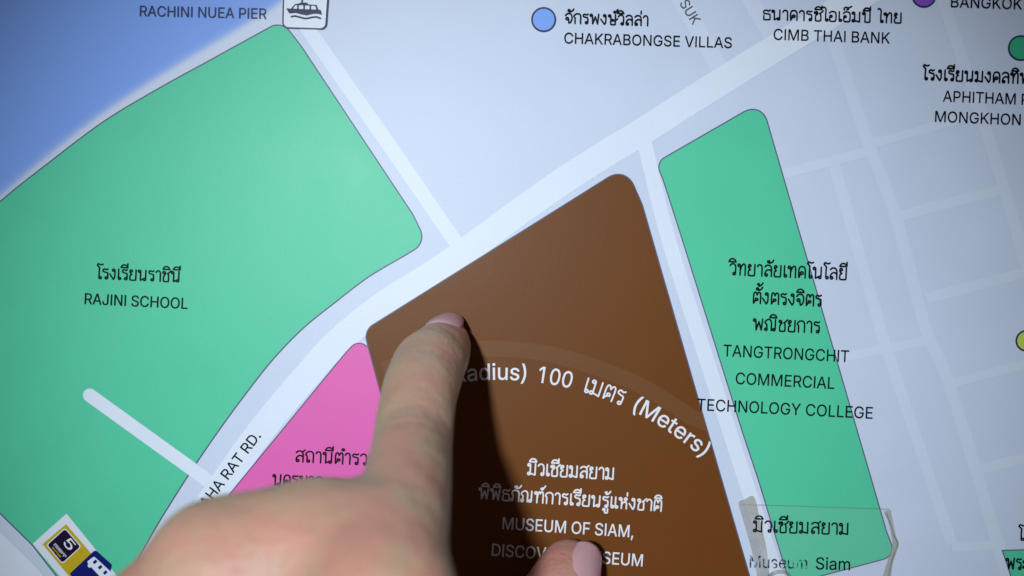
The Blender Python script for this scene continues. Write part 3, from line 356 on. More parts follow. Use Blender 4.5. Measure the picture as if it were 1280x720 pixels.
 'V': (480, '200 -6 8 515 89 515 198 208 203 194 208 178 214 160 221 139 228 116 236 91 245 63 256 25 227 25 238 63 246 92 254 117 261 140 268 160 274 178 279 194 284 208 390 515 472 515 282 -6 241 75', '2 1 3 4 0 5 3 1 0 0 4 3 12 13 0 13 9 0 9 8 0 8 7 0 7 6 0 5 0 6 14 10 15 19 18 23 21 20 22 22 20 23 19 23 20 10 11 23 15 10 23 16 15 23 17 16 23 23 18 17 12 0 23 23 11 12 13 12 11 11 10 13 13 10 24 10 14 24 9 13 24'),
 'Y': (472, '197 -6 197 207 7 514 95 515 197 348 206 334 213 321 221 308 228 295 234 281 241 267 248 250 258 224 215 224 225 251 232 267 239 282 246 296 253 309 260 321 267 334 275 348 378 515 465 514 274 207 274 -6 236 276', '4 1 5 1 4 2 3 2 4 8 14 15 15 9 8 7 6 14 14 8 7 13 14 1 14 6 1 5 1 6 16 10 17 17 10 11 11 18 17 21 24 23 23 22 21 20 19 24 24 21 20 11 12 24 24 19 11 18 11 19 1 0 25 25 24 1 13 1 24 24 12 13 12 11 13 14 13 11 11 10 14 15 14 10 15 10 26 10 16 26 9 15 26'),
 'a': (389, '160 -15 142 -14 124 -11 108 -7 92 -1 77 7 64 17 53 28 43 41 35 56 29 72 25 89 24 108 25 124 28 139 32 152 38 164 45 174 54 184 64 192 75 198 86 204 98 209 111 213 124 216 137 219 151 222 164 224 177 226 233 233 243 234 251 236 257 238 262 240 265 243 268 246 269 250 270 255 270 257 269 267 267 277 265 286 261 294 257 301 251 307 245 312 237 317 228 320 219 323 208 324 196 325 183 324 172 323 161 320 152 317 143 312 135 308 128 302 122 297 117 291 112 284 109 278 103 267 33 287 43 310 52 326 63 339 75 351 88 360 101 369 116 376 131 381 147 385 162 388 178 390 194 390 205 390 216 389 228 387 240 385 253 382 265 378 277 372 289 365 300 357 310 347 320 336 328 323 334 308 339 291 342 272 343 251 343 -6 271 -6 271 46 276 46 274 42 269 35 263 28 256 20 248 13 239 7 229 1 218 -5 205 -9 191 -12 176 -14 170 51 186 52 200 55 213 59 225 64 235 71 244 78 252 87 258 96 263 106 267 117 269 127 270 138 271 180 277 183 272 180 267 178 261 176 255 174 248 173 240 171 232 170 201 165 176 162 166 160 156 158 146 156 136 153 128 149 120 145 114 141 108 135 104 129 100 122 99 114 98 105 98 96 100 89 103 82 107 76 112 70 117 66 124 61 132 58 141 55 150 53 160 52 271 38 271 180', '8 7 146 146 145 8 9 8 145 145 144 9 10 9 144 144 143 10 11 10 143 12 11 143 143 142 12 142 141 12 13 12 141 141 140 13 14 13 140 15 14 140 16 15 140 140 139 16 17 16 139 139 138 17 18 17 138 19 18 138 64 63 62 62 61 64 135 134 23 134 24 23 27 131 130 130 28 27 106 107 0 107 153 0 1 0 153 152 1 153 26 132 131 131 27 26 53 52 72 52 73 72 1 152 2 152 151 2 150 2 151 24 134 133 25 24 133 133 132 25 132 26 25 70 56 55 55 54 70 71 70 54 54 53 71 53 72 71 2 150 3 150 149 3 4 3 149 5 4 149 149 148 5 148 147 5 6 5 147 7 6 147 146 7 147 19 138 137 20 19 137 21 20 137 137 136 21 22 21 136 136 135 22 135 23 22 64 61 60 65 64 60 60 59 65 66 65 59 59 58 66 67 66 58 68 67 58 58 57 68 57 56 68 69 68 56 56 70 69 108 105 104 104 109 108 50 75 51 74 51 75 76 49 77 77 49 48 48 78 77 109 104 103 103 102 109 102 110 109 49 76 50 75 50 76 29 128 127 29 127 126 30 29 126 126 125 30 110 102 101 101 100 110 111 110 100 100 99 111 128 29 129 46 80 47 80 79 47 48 47 79 78 48 79 96 95 94 122 121 120 96 93 92 95 96 92 38 37 91 91 90 38 96 94 154 98 97 94 116 115 95 117 116 95 95 92 117 118 117 92 119 118 92 92 91 119 91 121 119 121 122 119 122 120 155 34 33 121 35 34 121 121 91 35 36 35 91 91 37 36 37 38 36 38 90 39 90 89 39 40 39 89 89 88 40 41 40 88 88 87 41 42 41 87 87 86 42 43 42 86 86 85 43 85 84 43 111 99 98 112 111 98 98 94 112 113 112 94 114 113 94 94 95 114 95 115 114 30 125 124 31 30 124 124 123 31 123 120 31 120 121 31 32 31 121 121 33 32 43 84 44 84 83 44 45 44 83 83 82 45 46 45 82 82 81 46 80 46 81 107 106 105 105 108 107 28 130 129 129 29 28 51 74 52 73 52 74 94 97 154 93 96 154 120 123 155 119 122 155'),
 'd': (424, '195 -14 171 -13 149 -8 128 0 108 11 90 25 74 41 61 60 49 82 40 106 33 132 29 159 28 189 29 218 33 246 40 271 49 295 61 317 75 335 91 352 109 366 128 376 149 384 172 389 196 390 213 390 229 387 243 383 256 378 267 372 276 365 285 357 292 350 298 342 303 335 308 328 310 325 305 325 305 515 378 515 378 -6 307 -6 307 53 310 53 308 49 303 42 298 35 292 27 284 19 276 12 266 5 255 -2 243 -7 228 -11 213 -13 205 53 220 54 235 57 248 62 259 70 270 79 279 90 287 103 294 117 299 133 303 151 305 169 306 189 305 209 303 228 299 245 294 261 287 275 280 287 270 298 260 307 248 314 235 320 220 323 205 324 188 323 173 319 160 314 148 307 138 297 128 286 121 273 114 259 109 243 105 226 103 208 102 189 103 170 105 152 109 135 114 119 121 104 129 91 138 80 149 70 161 63 174 57 188 54 305 332 307 48', '9 8 95 95 94 9 10 9 94 94 93 10 11 10 93 93 92 11 12 11 92 92 91 12 91 90 12 13 12 90 90 89 13 14 13 89 89 88 14 15 14 88 54 55 0 102 0 55 79 24 80 0 102 1 101 1 102 23 81 80 80 24 23 1 101 2 101 100 2 3 2 100 99 3 100 21 83 82 22 21 82 82 81 22 81 23 22 3 99 4 5 4 99 99 98 5 6 5 98 98 97 6 7 6 97 97 96 7 8 7 96 95 8 96 15 88 87 16 15 87 87 86 16 17 16 86 86 85 17 18 17 85 85 84 18 19 18 84 84 83 19 20 19 83 83 21 20 25 78 26 27 77 28 56 53 52 57 56 52 52 51 57 77 27 78 26 78 27 57 51 50 58 57 50 50 49 58 49 48 58 75 31 76 31 30 76 77 76 30 30 29 77 28 77 29 40 39 36 40 43 44 42 44 43 36 39 35 40 44 41 67 66 40 68 67 40 40 36 68 36 35 37 44 42 104 64 63 43 43 40 64 65 64 40 40 66 65 68 36 69 70 69 36 71 70 36 72 71 36 34 33 37 37 35 103 35 39 103 58 48 47 59 58 47 47 46 59 46 45 59 60 59 45 45 42 60 61 60 42 62 61 42 42 43 62 43 63 62 72 36 73 36 37 73 74 73 37 75 74 37 37 33 75 33 32 75 31 75 32 53 56 54 55 54 56 78 25 79 24 79 25 34 37 103 39 38 103 42 45 104 41 44 104'),
 'e': (404, '212 -14 185 -13 159 -8 135 0 114 11 94 25 77 42 63 61 50 82 41 106 34 131 30 158 28 187 29 216 34 243 40 268 50 292 62 314 76 333 93 350 112 364 133 376 155 384 179 389 205 390 221 390 237 388 252 384 268 380 283 373 297 366 311 356 323 345 335 333 346 318 355 302 363 284 369 264 374 243 376 219 377 194 377 163 69 163 69 227 348 224 305 192 303 220 301 236 297 252 292 266 286 279 278 291 269 300 259 309 248 315 235 320 221 323 205 324 189 323 175 320 162 315 150 308 139 300 129 290 121 279 114 267 109 254 105 240 103 226 102 211 102 178 103 158 105 140 110 124 116 109 123 96 132 84 143 75 154 67 167 60 181 56 196 53 212 52 223 52 233 54 243 56 252 58 260 62 268 66 275 71 281 77 287 83 292 91 296 99 302 113 373 95 365 74 358 60 350 47 339 35 328 24 315 14 300 6 285 -1 268 -7 250 -11 232 -13 302 224 103 227 103 163', '9 42 10 11 10 42 12 11 42 42 43 12 13 12 43 14 13 43 15 14 43 9 8 73 73 72 9 42 9 72 72 71 42 70 69 42 43 42 69 69 68 43 46 44 107 67 66 43 15 43 66 16 15 66 3 78 4 78 77 4 80 79 2 22 60 59 59 23 22 81 1 0 0 82 81 57 24 58 80 2 1 1 81 80 23 59 58 58 24 23 2 79 3 78 3 79 60 22 21 4 77 5 77 76 5 6 5 76 76 75 6 7 6 75 75 74 7 8 7 74 73 8 74 16 66 65 17 16 65 65 64 17 18 17 64 64 63 18 19 18 63 63 62 19 20 19 62 62 61 20 61 60 20 60 21 20 106 84 83 84 106 105 105 85 84 27 26 55 56 55 26 25 56 26 85 105 104 86 85 104 104 103 86 103 87 86 54 53 29 29 28 54 55 54 28 27 55 28 26 27 28 40 39 44 39 38 44 38 37 44 97 96 93 94 93 96 96 95 94 41 45 70 41 40 45 40 44 45 46 45 44 48 47 44 44 37 48 37 36 48 87 103 102 88 87 102 102 101 88 89 88 101 101 100 89 90 89 100 100 99 90 91 90 99 99 98 91 92 91 98 98 97 92 97 93 92 48 36 49 36 35 49 50 49 35 35 34 50 34 33 50 51 50 33 33 32 51 52 51 32 32 31 52 53 52 31 31 30 53 29 53 30 106 83 0 82 0 83 69 70 45 45 46 69 68 69 46 56 25 57 24 57 25 42 71 109 70 42 109 67 43 108 44 47 107 43 68 108 68 46 107 68 107 108 41 70 109'),
 'i': (167, '47 -6 47 385 120 385 120 -6 84 437 74 438 65 440 57 444 50 450 43 457 39 465 36 474 35 483 36 492 39 501 43 509 50 516 57 522 65 526 74 529 84 530 93 529 102 526 111 522 118 516 124 509 129 501 131 492 132 483 131 474 129 465 124 457 118 450 111 444 102 440 93 438', '10 13 11 12 11 13 13 10 14 8 7 6 6 5 8 16 8 5 5 18 16 17 16 18 10 9 8 14 10 8 8 16 14 15 14 16 24 23 22 33 32 34 35 34 32 21 20 22 27 29 28 30 29 31 27 26 25 31 29 32 35 32 29 29 27 35 22 35 27 24 22 27 27 25 24 1 0 3 3 2 1 5 4 35 18 5 35 35 22 18 22 20 18 19 18 20'),
 'm': (610, '47 -6 47 385 118 385 118 289 99 289 106 312 112 326 119 338 128 350 137 360 147 368 158 376 170 382 182 386 194 389 206 391 219 392 240 390 259 385 276 377 291 365 304 351 314 334 322 316 329 289 304 289 311 310 317 323 324 336 333 347 343 357 353 366 365 374 378 380 392 386 406 389 421 391 437 392 454 391 470 388 485 384 500 377 514 369 526 358 537 346 546 331 553 315 559 297 562 277 563 255 563 -6 490 -6 490 253 488 272 484 287 478 299 469 308 458 315 446 320 433 323 419 324 407 324 396 322 386 319 377 315 369 309 362 303 356 296 351 287 347 278 344 269 342 258 341 247 341 -6 268 -6 268 260 267 274 263 286 257 297 249 307 239 314 227 320 214 323 199 324 189 324 179 322 170 319 160 315 152 309 144 303 137 295 131 286 126 276 123 265 120 252 120 238 120 -6 118 336 318 325', '1 0 4 3 5 4 1 4 5 5 6 1 96 95 0 4 0 95 95 94 4 94 93 4 3 4 93 1 6 2 88 87 8 9 8 87 87 86 9 86 10 9 3 93 92 92 91 3 91 90 3 89 88 7 88 8 7 14 83 15 13 84 83 83 14 13 82 81 17 16 82 17 15 83 82 82 16 15 21 26 22 76 75 25 77 76 25 78 77 25 25 26 78 78 26 79 26 21 79 21 20 79 80 79 20 20 19 80 19 18 80 81 80 18 17 81 18 10 86 85 11 10 85 12 11 85 85 84 12 84 13 12 71 70 24 70 69 24 69 68 24 62 61 33 34 33 61 61 35 34 31 64 63 32 31 63 63 62 32 62 33 32 24 68 67 23 24 67 67 66 23 28 23 66 29 28 66 66 65 29 30 29 65 65 64 30 64 31 30 36 60 59 58 38 59 38 37 59 36 59 37 39 57 40 57 39 58 38 58 39 52 51 50 50 49 52 49 48 52 53 52 48 48 47 53 53 47 54 47 46 54 46 45 54 55 54 45 45 44 55 44 43 55 56 55 43 43 42 56 42 41 56 57 56 41 40 57 41 35 61 60 60 36 35 73 72 74 75 74 72 25 75 72 72 71 25 71 24 25 26 25 24 24 23 26 23 27 26 22 26 27 27 23 98 90 89 7 97 3 7 3 90 7 6 5 3 3 97 6 2 6 97 23 28 98 22 27 98'),
 'r': (259, '47 -6 47 385 118 385 118 327 112 327 116 338 125 351 136 362 149 372 164 380 179 386 196 390 213 391 229 390 249 389 249 315 229 318 224 319 218 319 213 320 207 320 195 319 183 317 172 314 162 309 153 304 144 297 137 289 131 280 126 271 123 260 120 249 120 237 120 -6 118 341', '4 5 1 33 32 0 1 0 32 5 4 3 1 5 2 1 32 31 4 1 31 31 30 4 30 29 4 29 28 4 28 27 4 3 4 27 27 26 3 5 3 34 21 11 10 22 21 9 21 10 9 19 20 18 20 19 12 15 14 16 14 13 16 17 16 13 17 13 19 12 19 13 13 14 12 11 21 20 20 12 11 3 26 25 25 24 3 6 3 24 7 6 24 24 23 7 8 7 23 23 22 8 22 9 8 3 6 34 2 5 34'),
 's': (365, '182 -14 162 -13 144 -11 126 -7 110 -2 95 5 81 13 68 23 57 34 48 47 40 61 34 76 28 99 98 114 104 94 110 83 118 73 127 65 139 59 151 55 166 52 181 51 199 52 215 55 229 60 241 67 250 75 257 84 261 93 262 103 261 111 259 119 255 125 250 131 243 137 234 142 223 146 211 149 148 164 123 171 101 180 83 191 68 204 56 219 48 235 42 254 41 274 42 291 46 306 52 321 60 335 71 347 83 358 97 368 113 376 130 382 148 387 167 390 187 390 206 390 224 387 241 383 256 378 270 371 283 363 294 354 304 343 312 331 319 319 325 306 332 285 264 270 258 285 253 294 247 303 239 311 229 318 218 323 204 326 187 327 172 326 158 323 145 318 134 312 126 304 119 296 116 287 115 277 115 268 118 261 122 254 128 248 136 242 146 237 158 233 173 229 231 215 256 208 277 199 296 188 311 176 322 161 331 145 336 126 337 107 336 89 332 73 326 58 317 44 306 31 294 19 279 9 262 1 244 -6 225 -10 204 -13', '9 8 15 15 14 9 10 9 14 11 10 14 14 13 11 12 11 13 45 44 88 46 45 88 88 87 46 47 46 87 0 21 1 20 1 21 1 20 2 19 2 20 94 38 95 81 80 56 80 57 56 2 19 3 18 3 19 38 94 39 94 93 39 82 81 55 81 56 55 3 18 4 18 17 4 5 4 17 6 5 17 17 16 6 7 6 16 8 7 16 15 8 16 39 93 40 93 92 40 41 40 92 92 91 41 42 41 91 91 90 42 43 42 90 90 89 43 44 43 89 88 44 89 47 87 86 48 47 86 49 48 86 86 85 49 50 49 85 51 50 85 85 84 51 52 51 84 84 83 52 53 52 83 54 53 83 83 82 54 82 55 54 78 59 79 58 79 59 22 115 114 114 23 22 77 60 78 59 78 60 23 114 113 24 23 113 35 97 36 97 96 36 37 36 96 62 61 76 77 76 61 60 77 61 107 106 28 106 105 28 29 28 105 105 104 29 30 29 104 104 103 30 31 30 103 103 102 31 102 101 31 70 69 71 72 71 69 69 68 72 24 113 112 25 24 112 112 111 25 111 110 25 26 25 110 110 109 26 27 26 109 109 108 27 108 107 27 107 28 27 31 101 32 101 100 32 33 32 100 100 99 33 34 33 99 99 98 34 35 34 98 97 35 98 72 68 73 68 67 73 67 66 73 74 73 66 66 65 74 75 74 65 65 64 75 64 63 75 76 75 63 62 76 63 21 0 115 115 22 21 95 38 37 37 96 95 79 58 80 57 80 58'),
 't': (227, '210 385 210 321 0 321 0 385 59 477 132 477 132 98 133 87 134 78 137 71 141 65 145 61 152 58 160 57 170 56 185 57 206 60 220 -2 210 -6 204 -7 199 -8 193 -9 186 -9 180 -10 174 -10 168 -10 144 -8 123 -3 104 5 88 17 75 32 66 50 61 70 59 93 132 385 132 321 59 321 59 385', '28 10 29 10 9 29 30 29 9 31 30 9 9 8 31 32 31 8 8 7 32 33 32 7 7 6 33 35 36 6 14 24 23 24 14 25 13 25 14 16 18 17 18 16 19 14 23 22 15 14 22 22 21 15 21 20 15 20 19 15 19 16 15 25 13 26 13 12 26 27 26 12 12 11 27 28 27 11 10 28 11 36 35 34 5 4 34 1 0 34 35 1 34 33 6 36 3 2 37 2 36 37 34 37 36 37 34 4'),
 'u': (410, '182 -11 163 -10 145 -7 128 -2 112 5 97 15 85 27 73 40 64 56 56 74 51 94 48 115 47 139 47 385 120 385 120 144 121 124 125 107 132 92 141 79 153 69 167 62 182 58 200 56 213 57 225 59 236 62 246 67 256 73 264 81 272 90 278 100 283 111 287 124 289 137 290 153 290 385 363 385 363 -6 292 -6 292 98 316 98 303 65 291 43 277 26 261 12 243 2 224 -5 204 -10 292 45', '13 12 15 15 14 13 22 0 23 0 22 1 21 1 22 1 21 2 3 2 21 21 20 3 3 20 4 5 4 20 20 19 5 6 5 19 7 6 19 19 18 7 8 7 18 9 8 18 18 17 9 10 9 17 17 16 10 11 10 16 12 11 16 15 12 16 24 47 46 46 25 24 28 27 44 25 46 45 26 25 45 45 44 26 44 27 26 41 42 38 38 37 41 38 42 39 42 41 40 32 31 40 33 32 40 40 41 33 34 33 41 35 34 41 41 37 35 36 35 37 28 44 43 29 28 43 40 31 30 23 0 48 48 47 23 47 24 23 30 29 43 49 40 43 40 30 43 42 40 49 39 42 49'),
}

def glyph_tris(text, bold=0.0):
    v, f, x = [], [], 0
    for ch in text:
        adv, pv, tr = INTER[ch]
        pv = [int(q) for q in pv.split()]; tr = [int(q) for q in tr.split()]
        b = len(v)
        v += [(pv[i] + x, pv[i + 1]) for i in range(0, len(pv), 2)]
        f += [tuple(b + q for q in tr[i:i + 3]) for i in range(0, len(tr), 3)]
        x += adv
    return np.array(v, float), f
CAP = 508.7
def latin(text, p0, p1, cap, mat, parent, bold=-0.004, h=.24, name='lettering'):
    v, f = glyph_tris(text, bold)
    a, t, u, L = frame(p0, p1)
    x0, x1 = v[:, 0].min(), v[:, 0].max()
    sx = L / (x1 - x0); sy = cap / CAP
    vv = [W(*(a + t * (x - x0) * sx + u * y * sy), h * MM) for x, y in v]
    return link_mesh(name, vv, f, mat, parent)

# ---------------------------------------------------------------- the map board
def empty(name, loc, label, cat):
    o = bpy.data.objects.new(name, None)
    COL.objects.link(o)
    o.location = loc; o['label'] = label; o['category'] = cat
    o.empty_display_size = 0.02
    return o

board = empty('map_board', (0, 0, 0), 'pale blue printed street map board with green, brown and pink blocks', 'map')

bm = bmesh.new()
bmesh.ops.create_cube(bm, size=1)
for v in bm.verts:
    v.co = Vector((v.co.x * 0.46, (v.co.y + .5) * 0.004, v.co.z * 0.34))
bmesh.ops.bevel(bm, geom=list(bm.edges), offset=0.0008, segments=2, affect='EDGES')
me = bpy.data.meshes.new('panel'); bm.to_mesh(me); bm.free()
me.materials.append(M['land'])
panel = bpy.data.objects.new('panel', me); COL.objects.link(panel); panel.parent = board

def flat(name, mat, parent, fn):
    F = Flat(); fn(F)
    return F.build(name, mat, parent)

# river with its faded bank
bank = catmull([(-430, 700), (-270, 510), (-130, 365), (-60, 290), (0, 249), (60, 199), (130, 145), (200, 99), (260, 63), (310, 33), (345, 12), (372, -14), (395, -60)], 5)
F = Flat()
n = len(bank)
nrm = []
for i in range(n):
    a, c = np.array(bank[max(0, i - 1)]), np.array(bank[min(n - 1, i + 1)])
    t = (c - a) / np.linalg.norm(c - a); nrm.append(np.array((t[1], -t[0])))
cols = []
steps = [(0, 1.0), (2, .8), (5, .4), (9, .12), (15, 0.0)]
for i in range(n):
    for d, fa in steps:
        q = np.array(bank[i]) + nrm[i] * d
        F.v.append(W(q[0], q[1], .04 * MM)); cols.append(fa)
k = len(steps)
for i in range(n - 1):
    for j in range(k - 1):
        F.f.append((i * k + j, i * k + k + j, i * k + k + j + 1, i * k + j + 1))
inner = [tuple(np.array(bank[i]) + nrm[i] * 15) for i in range(n)]
b0 = len(F.v)
F.poly(inner + [(395, -420), (-520, -420), (-520, 700)], .04)
cols += [0.0] * (len(F.v) - b0)
river = F.build('river_area', M['riverfade'], board)
at = river.data.attributes.new('bank', 'FLOAT', 'POINT')
at.data.foreach_set('value', cols)
flat('river_area', M['river'], board, lambda F: F.poly([(-40, 668), (12, 722), (40, 760), (-40, 800)], .05))

# roads
NR = [0]
def road(pts, w, mat='road', curve=True, caps=False, base=.06):
    NR[0] += 1
    p = catmull(pts, 8) if curve and len(pts) > 2 else pts
    return flat('road', M[mat], board, lambda F: F.ribbon(p, w, base + NR[0] * .0022, caps=caps))
for pts, w in (
    ([(1032, 20), (1045, 60), (1085, 178), (1120, 272), (1157, 410), (1187, 481), (1250, 690), (1262, 730)], 15),
    ([(1043, 207), (1103, 420), (1190, 680)], 14),
    ([(980, 217), (1084, 190)], 12), ([(1090, 180), (1172, 157), (1215, 146)], 11),
    ([(1125, 270), (1251, 237)], 13), ([(1158, 373), (1300, 336)], 13),
    ([(1172, -20), (1182, 12), (1241, 190), (1285, 340), (1300, 400)], 15),
    ([(1187, 480), (1300, 450)], 11), ([(1224, 587), (1300, 567)], 12),
    ([(1190, 684), (1256, 680)], 11), ([(1057, 446), (1162, 425)], 11),
):
    road(pts, w, 'faint', curve=len(pts) > 4)
road([(930, -14), (938, 0), (964, 44)], 21, 'faint')
road([(838, -20), (866, 26), (903, 92)], 21, 'faint')
road([(804, 172), (812, 205), (836, 300), (885, 455), (933, 604), (978, 740)], 18)
road([(366, -6), (378, 20), (391, 45), (480, 172), (570, 303)], 18)
road([(1110, -26), (1060, 5), (900, 103), (812, 159), (700, 229), (560, 330), (480, 381), (420, 430), (375, 480), (330, 534), (288, 592), (250, 650), (215, 730)], 34)
road([(-30, 664), (30, 722), (60, 760)], 40)

# city blocks, each with its thin printed outline
def block(pts, mat, h, label=None):
    c = round_poly(pts)
    o = flat('city_block', M[mat], board, lambda F: F.poly(c, h))
    if label: o['label'] = label
    flat('outline', M['line'], o, lambda F: F.ribbon(c, 1.5, h + .03, closed=True))
    return o
north = catmull([(-330, 590), (-190, 432), (-60, 308), (0, 252), (60, 204), (130, 151.5), (200, 109.5), (260, 76.5), (318, 44.5)], 6)
south = catmull([(503, 321), (460, 346.5), (420, 377), (378, 411), (340, 450.5), (305, 495), (272, 540), (242, 584), (215, 626), (192, 664), (160, 722)], 6)
block(north + [(352, 26, 18), (376, 57, 14), (516, 268, 20), (533, 303, 22)] + south + [(115, 800), (75, 726, 0), (40, 681, 40), (-60, 583), (-200, 520)],
      'green', .10, 'large light green block left of the hand')
block([(447, 425, 20), (469, 440, 10), (486, 500), (566, 790), (190, 790), (276, 633), (290, 614, 20), (432, 441, 10)], 'pink', .10, 'pink block partly behind the hand')
brown_c = [(455, 413, 18), (782, 208, 22), (803, 256, 4), (870, 489), (935, 713), (960, 800), (560, 800), (478, 500), (461, 437, 8)]
block(brown_c, 'brown', .145, 'dark brown block under the fingertip')
block([(820, 203, 20), (952, 127, 34), (966, 176, 4), (1072, 540), (1108, 664, 5), (1120, 695, 26), (1000, 727, 10), (985, 722, 18), (948, 600), (928, 540), (853, 300, 4), (829, 225, 4)], 'green', .10, 'narrow tall light green block right of the brown one')
block([(1253, 688), (1340, 686), (1340, 800), (1290, 800)], 'green', .10, 'green block cut off by the lower right corner of the view')

# dead-end lane on the large green block
F = Flat()
F.ribbon([(112, 494), (266, 605)], 17, .14, caps=True)
F.build('road', M['road'], board)

# hundred-metre ring on the brown block, clipped where the block ends
ringpts = catmull([(480, 462), (540, 442), (600, 436), (655, 438), (705, 447), (760, 465), (810, 487), (862, 520)], 8)
F = Flat()
rp = [np.array(p) for p in ringpts]
up_, dn_ = [], []
for i in range(len(rp)):
    t = rp[min(len(rp) - 1, i + 1)] - rp[max(0, i - 1)]; t /= np.linalg.norm(t); u = np.array((t[1], -t[0]))
    up_.append(tuple(rp[i] + u * 10)); dn_.append(tuple(rp[i] - u * 10))
F.poly(up_ + [(876.6, 515.5), (883.6, 540)] + dn_[::-1], .185)
F.build('radius_ring', M['ring'], board)

# marker dots
def dot(x, y, r, mat):
    o = flat('marker_dot', M[mat], board, lambda F: F.disc(x, y, r, .16))
    flat('outline', M['navy'], o, lambda F: F.ring(x, y, r, 2.2, .19))
dot(679.6, 24.4, 14.6, 'blue')
dot(1155, -6, 14.6, 'purple')
dot(1276, 60, 15, 'dotgreen')
dot(1283, 426, 12.5, 'lime')

# pier symbol
pier = flat('pier_symbol', M['card'], board, lambda F: F.poly(round_poly([(352, -60), (413, -58), (407.5, 37.5, 7), (353, 35, 7)]), .17))
F = Flat()
c = round_poly([(355.5, -60), (354.2, 0), (353.5, 34.6, 7), (407.4, 36.4, 7), (410, 0), (413, -60)])
F.ribbon(c[:13], 1.8, .2)
F.ribbon(c[12:], 2.6, .201)
F.build('border', M['navy'], pier)
F = Flat()
q = lambda x, y: (340 + x / 12.8, y / 12.8)
F.poly([q(*p) for p in ((226, 128), (300, 140), (370, 62), (425, 58), (450, 40), (560, 42), (585, 70), (715, 78), (742, 152), (780, 160), (806, 240), (740, 222), (660, 222), (560, 248), (470, 232), (380, 208), (275, 216))], .205)
F.ribbon([q(480, 50), q(492, -60)], 2.2, .206)
F.ribbon(catmull([q(*p) for p in ((310, 266), (370, 258), (440, 274), (540, 296), (640, 278), (710, 272), (775, 294))], 5), 2.3, .207)
boat = F.build('boat_emblem', M['navy'], pier)
F = Flat()
for w_ in (((332, 138), (380, 82), (402, 82), (402, 142)), ((428, 143), (430, 84), (500, 84), (502, 146)), ((528, 147), (528, 88), (600, 90), (602, 149)), ((628, 151), (626, 92), (690, 94), (712, 153))):
    F.poly(round_poly([(*q(*p), .9) for p in w_], 3), .23)
F.build('window', M['card'], boat)

# bus stop symbol
z5 = lambda x, y: (20 + x / 7.2, 620 + y / 7.2)
bus = flat('bus_stop_symbol', M['card'], board, lambda F: F.poly([z5(455, 158), z5(1105, 960), z5(800, 1210), z5(150, 430)], .17))
flat('stripe', M['yellow'], bus, lambda F: F.poly([z5(450, 253), z5(700, 545), z5(488, 735), z5(238, 434)], .19))
badge = flat('number_plate', M['card'], bus, lambda F: F.poly(round_poly([(*z5(441, 285), 3.2), (*z5(590, 456), 3.2), (*z5(416, 614), 3.2), (*z5(271, 440), 3.2)], 5), .20))
F = Flat(); F.poly(round_poly([(*z5(441, 297), 3), (*z5(578, 456), 3), (*z5(416, 602), 3), (*z5(283, 440), 3)], 5), .212)
F.build('badge_field', M['plum'], bus)
latin('5', z5(418, 424), z5(478, 497), 12.0, M['white'], bus, bold=.03, h=.235)
F = Flat()          # two lines too small to read in the photograph: short pen strokes of their size
for (a, b, m_) in (((338, 440), (437, 556), 0), ((320, 468), (398, 560), 1)):
    A_, B_ = np.array(z5(*a)), np.array(z5(*b))
    t = (B_ - A_) / np.linalg.norm(B_ - A_); u = np.array((t[1], -t[0]))
    G = Flat()
    L = np.linalg.norm(B_ - A_); x = 0; hh = 3.4 if not m_ else 2.3; st = 0
    while x < L:
        wv = random.uniform(1.1, 1.9) * (1 if not m_ else .8)
        st += 1
        G.ribbon([tuple(A_ + t * (x + wv * dx) + u * hh * dy) for dx, dy in ((0, random.choice((0, .5))), (.05, .9), (.6, 1), (.7, random.choice((.1, .4))), (.35, random.choice((0, .5))))], .5, .235 + st * .001)
        x += wv + random.uniform(.5, .9)
    G.build('small_print', M['white' if not m_ else 'yellow'], bus)
F = Flat(); F.poly(round_poly([(*z5(482, 700), 1.5), (*z5(712, 484), 3), (*z5(862, 618), 2), (*z5(852, 680), 2), (*z5(1010, 900), 2), (*z5(720, 1010), 2)], 4), .215)
F.build('bus_panel', M['busblue'], bus)
F = Flat(); F.poly(round_poly([(*z5(638, 592), 1.5), (*z5(702, 543), 2), (*z5(862, 690), 1), (*z5(990, 830), 2), (*z5(920, 900), 2), (*z5(690, 655), 1)], 4), .24)
F.disc(*z5(664, 626), 2.6, .243, 16)
vane = F.build('bus_emblem', M['card'], bus)
for i in range(5):
    cx_, cy_ = 712 + 46 * i, 592 + 48 * i
    hw = 13
    F = Flat()
    F.poly(round_poly([(*z5(cx_ + a_ * hw * .68 + b_ * 22 * .74, cy_ + a_ * hw * .73 - b_ * 22 * .67), .5) for a_, b_ in ((-1, -.9), (-1, .8), (1, .8), (1, -.9))], 3), .255)
    F.build('window', M['busblue'], vane)

# ------------------------------------------------------------ writing on the map
B_, Wt, Gy, Nv = M['black'], M['white'], M['grey'], M['navy']
latin('RACHINI NUEA PIER', (174.5, 20), (333, 23.5), 13, Nv, board)
thai('โรงเรียนราชินี', (120.7, 348.3), (224.5, 352.6), 13, B_, board)
latin('RAJINI SCHOOL', (105.5, 380), (234, 386.2), 13.6, B_, board)
thai('จักรพงษ์วิลล่า', (706, 28.7), (810, 32), 12.2, B_, board, width=.165)
latin('CHAKRABONGSE VILLAS', (705, 54), (914.7, 60), 13.3, B_, board)
latin('SUK', (849, 4.5), (866, 31.5), 12.5, Gy, board)
thai('ธนาคารซีไอเอ็มบี ไทย', (952.8, 24.3), (1127, 28.6), 12.2, B_, board, width=.165)
latin('CIMB THAI BANK', (966.8, 49.6), (1112.4, 54.2), 13.6, B_, board)
latin('BANGKOK', (1188.6, 8.9), (1277.7, 11.6), 13.6, B_, board)
thai('โรงเรียนมงคลทิพ', (1153.5, 99.5), (1287, 104.6), 13, B_, board, width=.165)
latin('APHITHAM P', (1178.5, 126.8), (1286, 131), 13.6, B_, board)
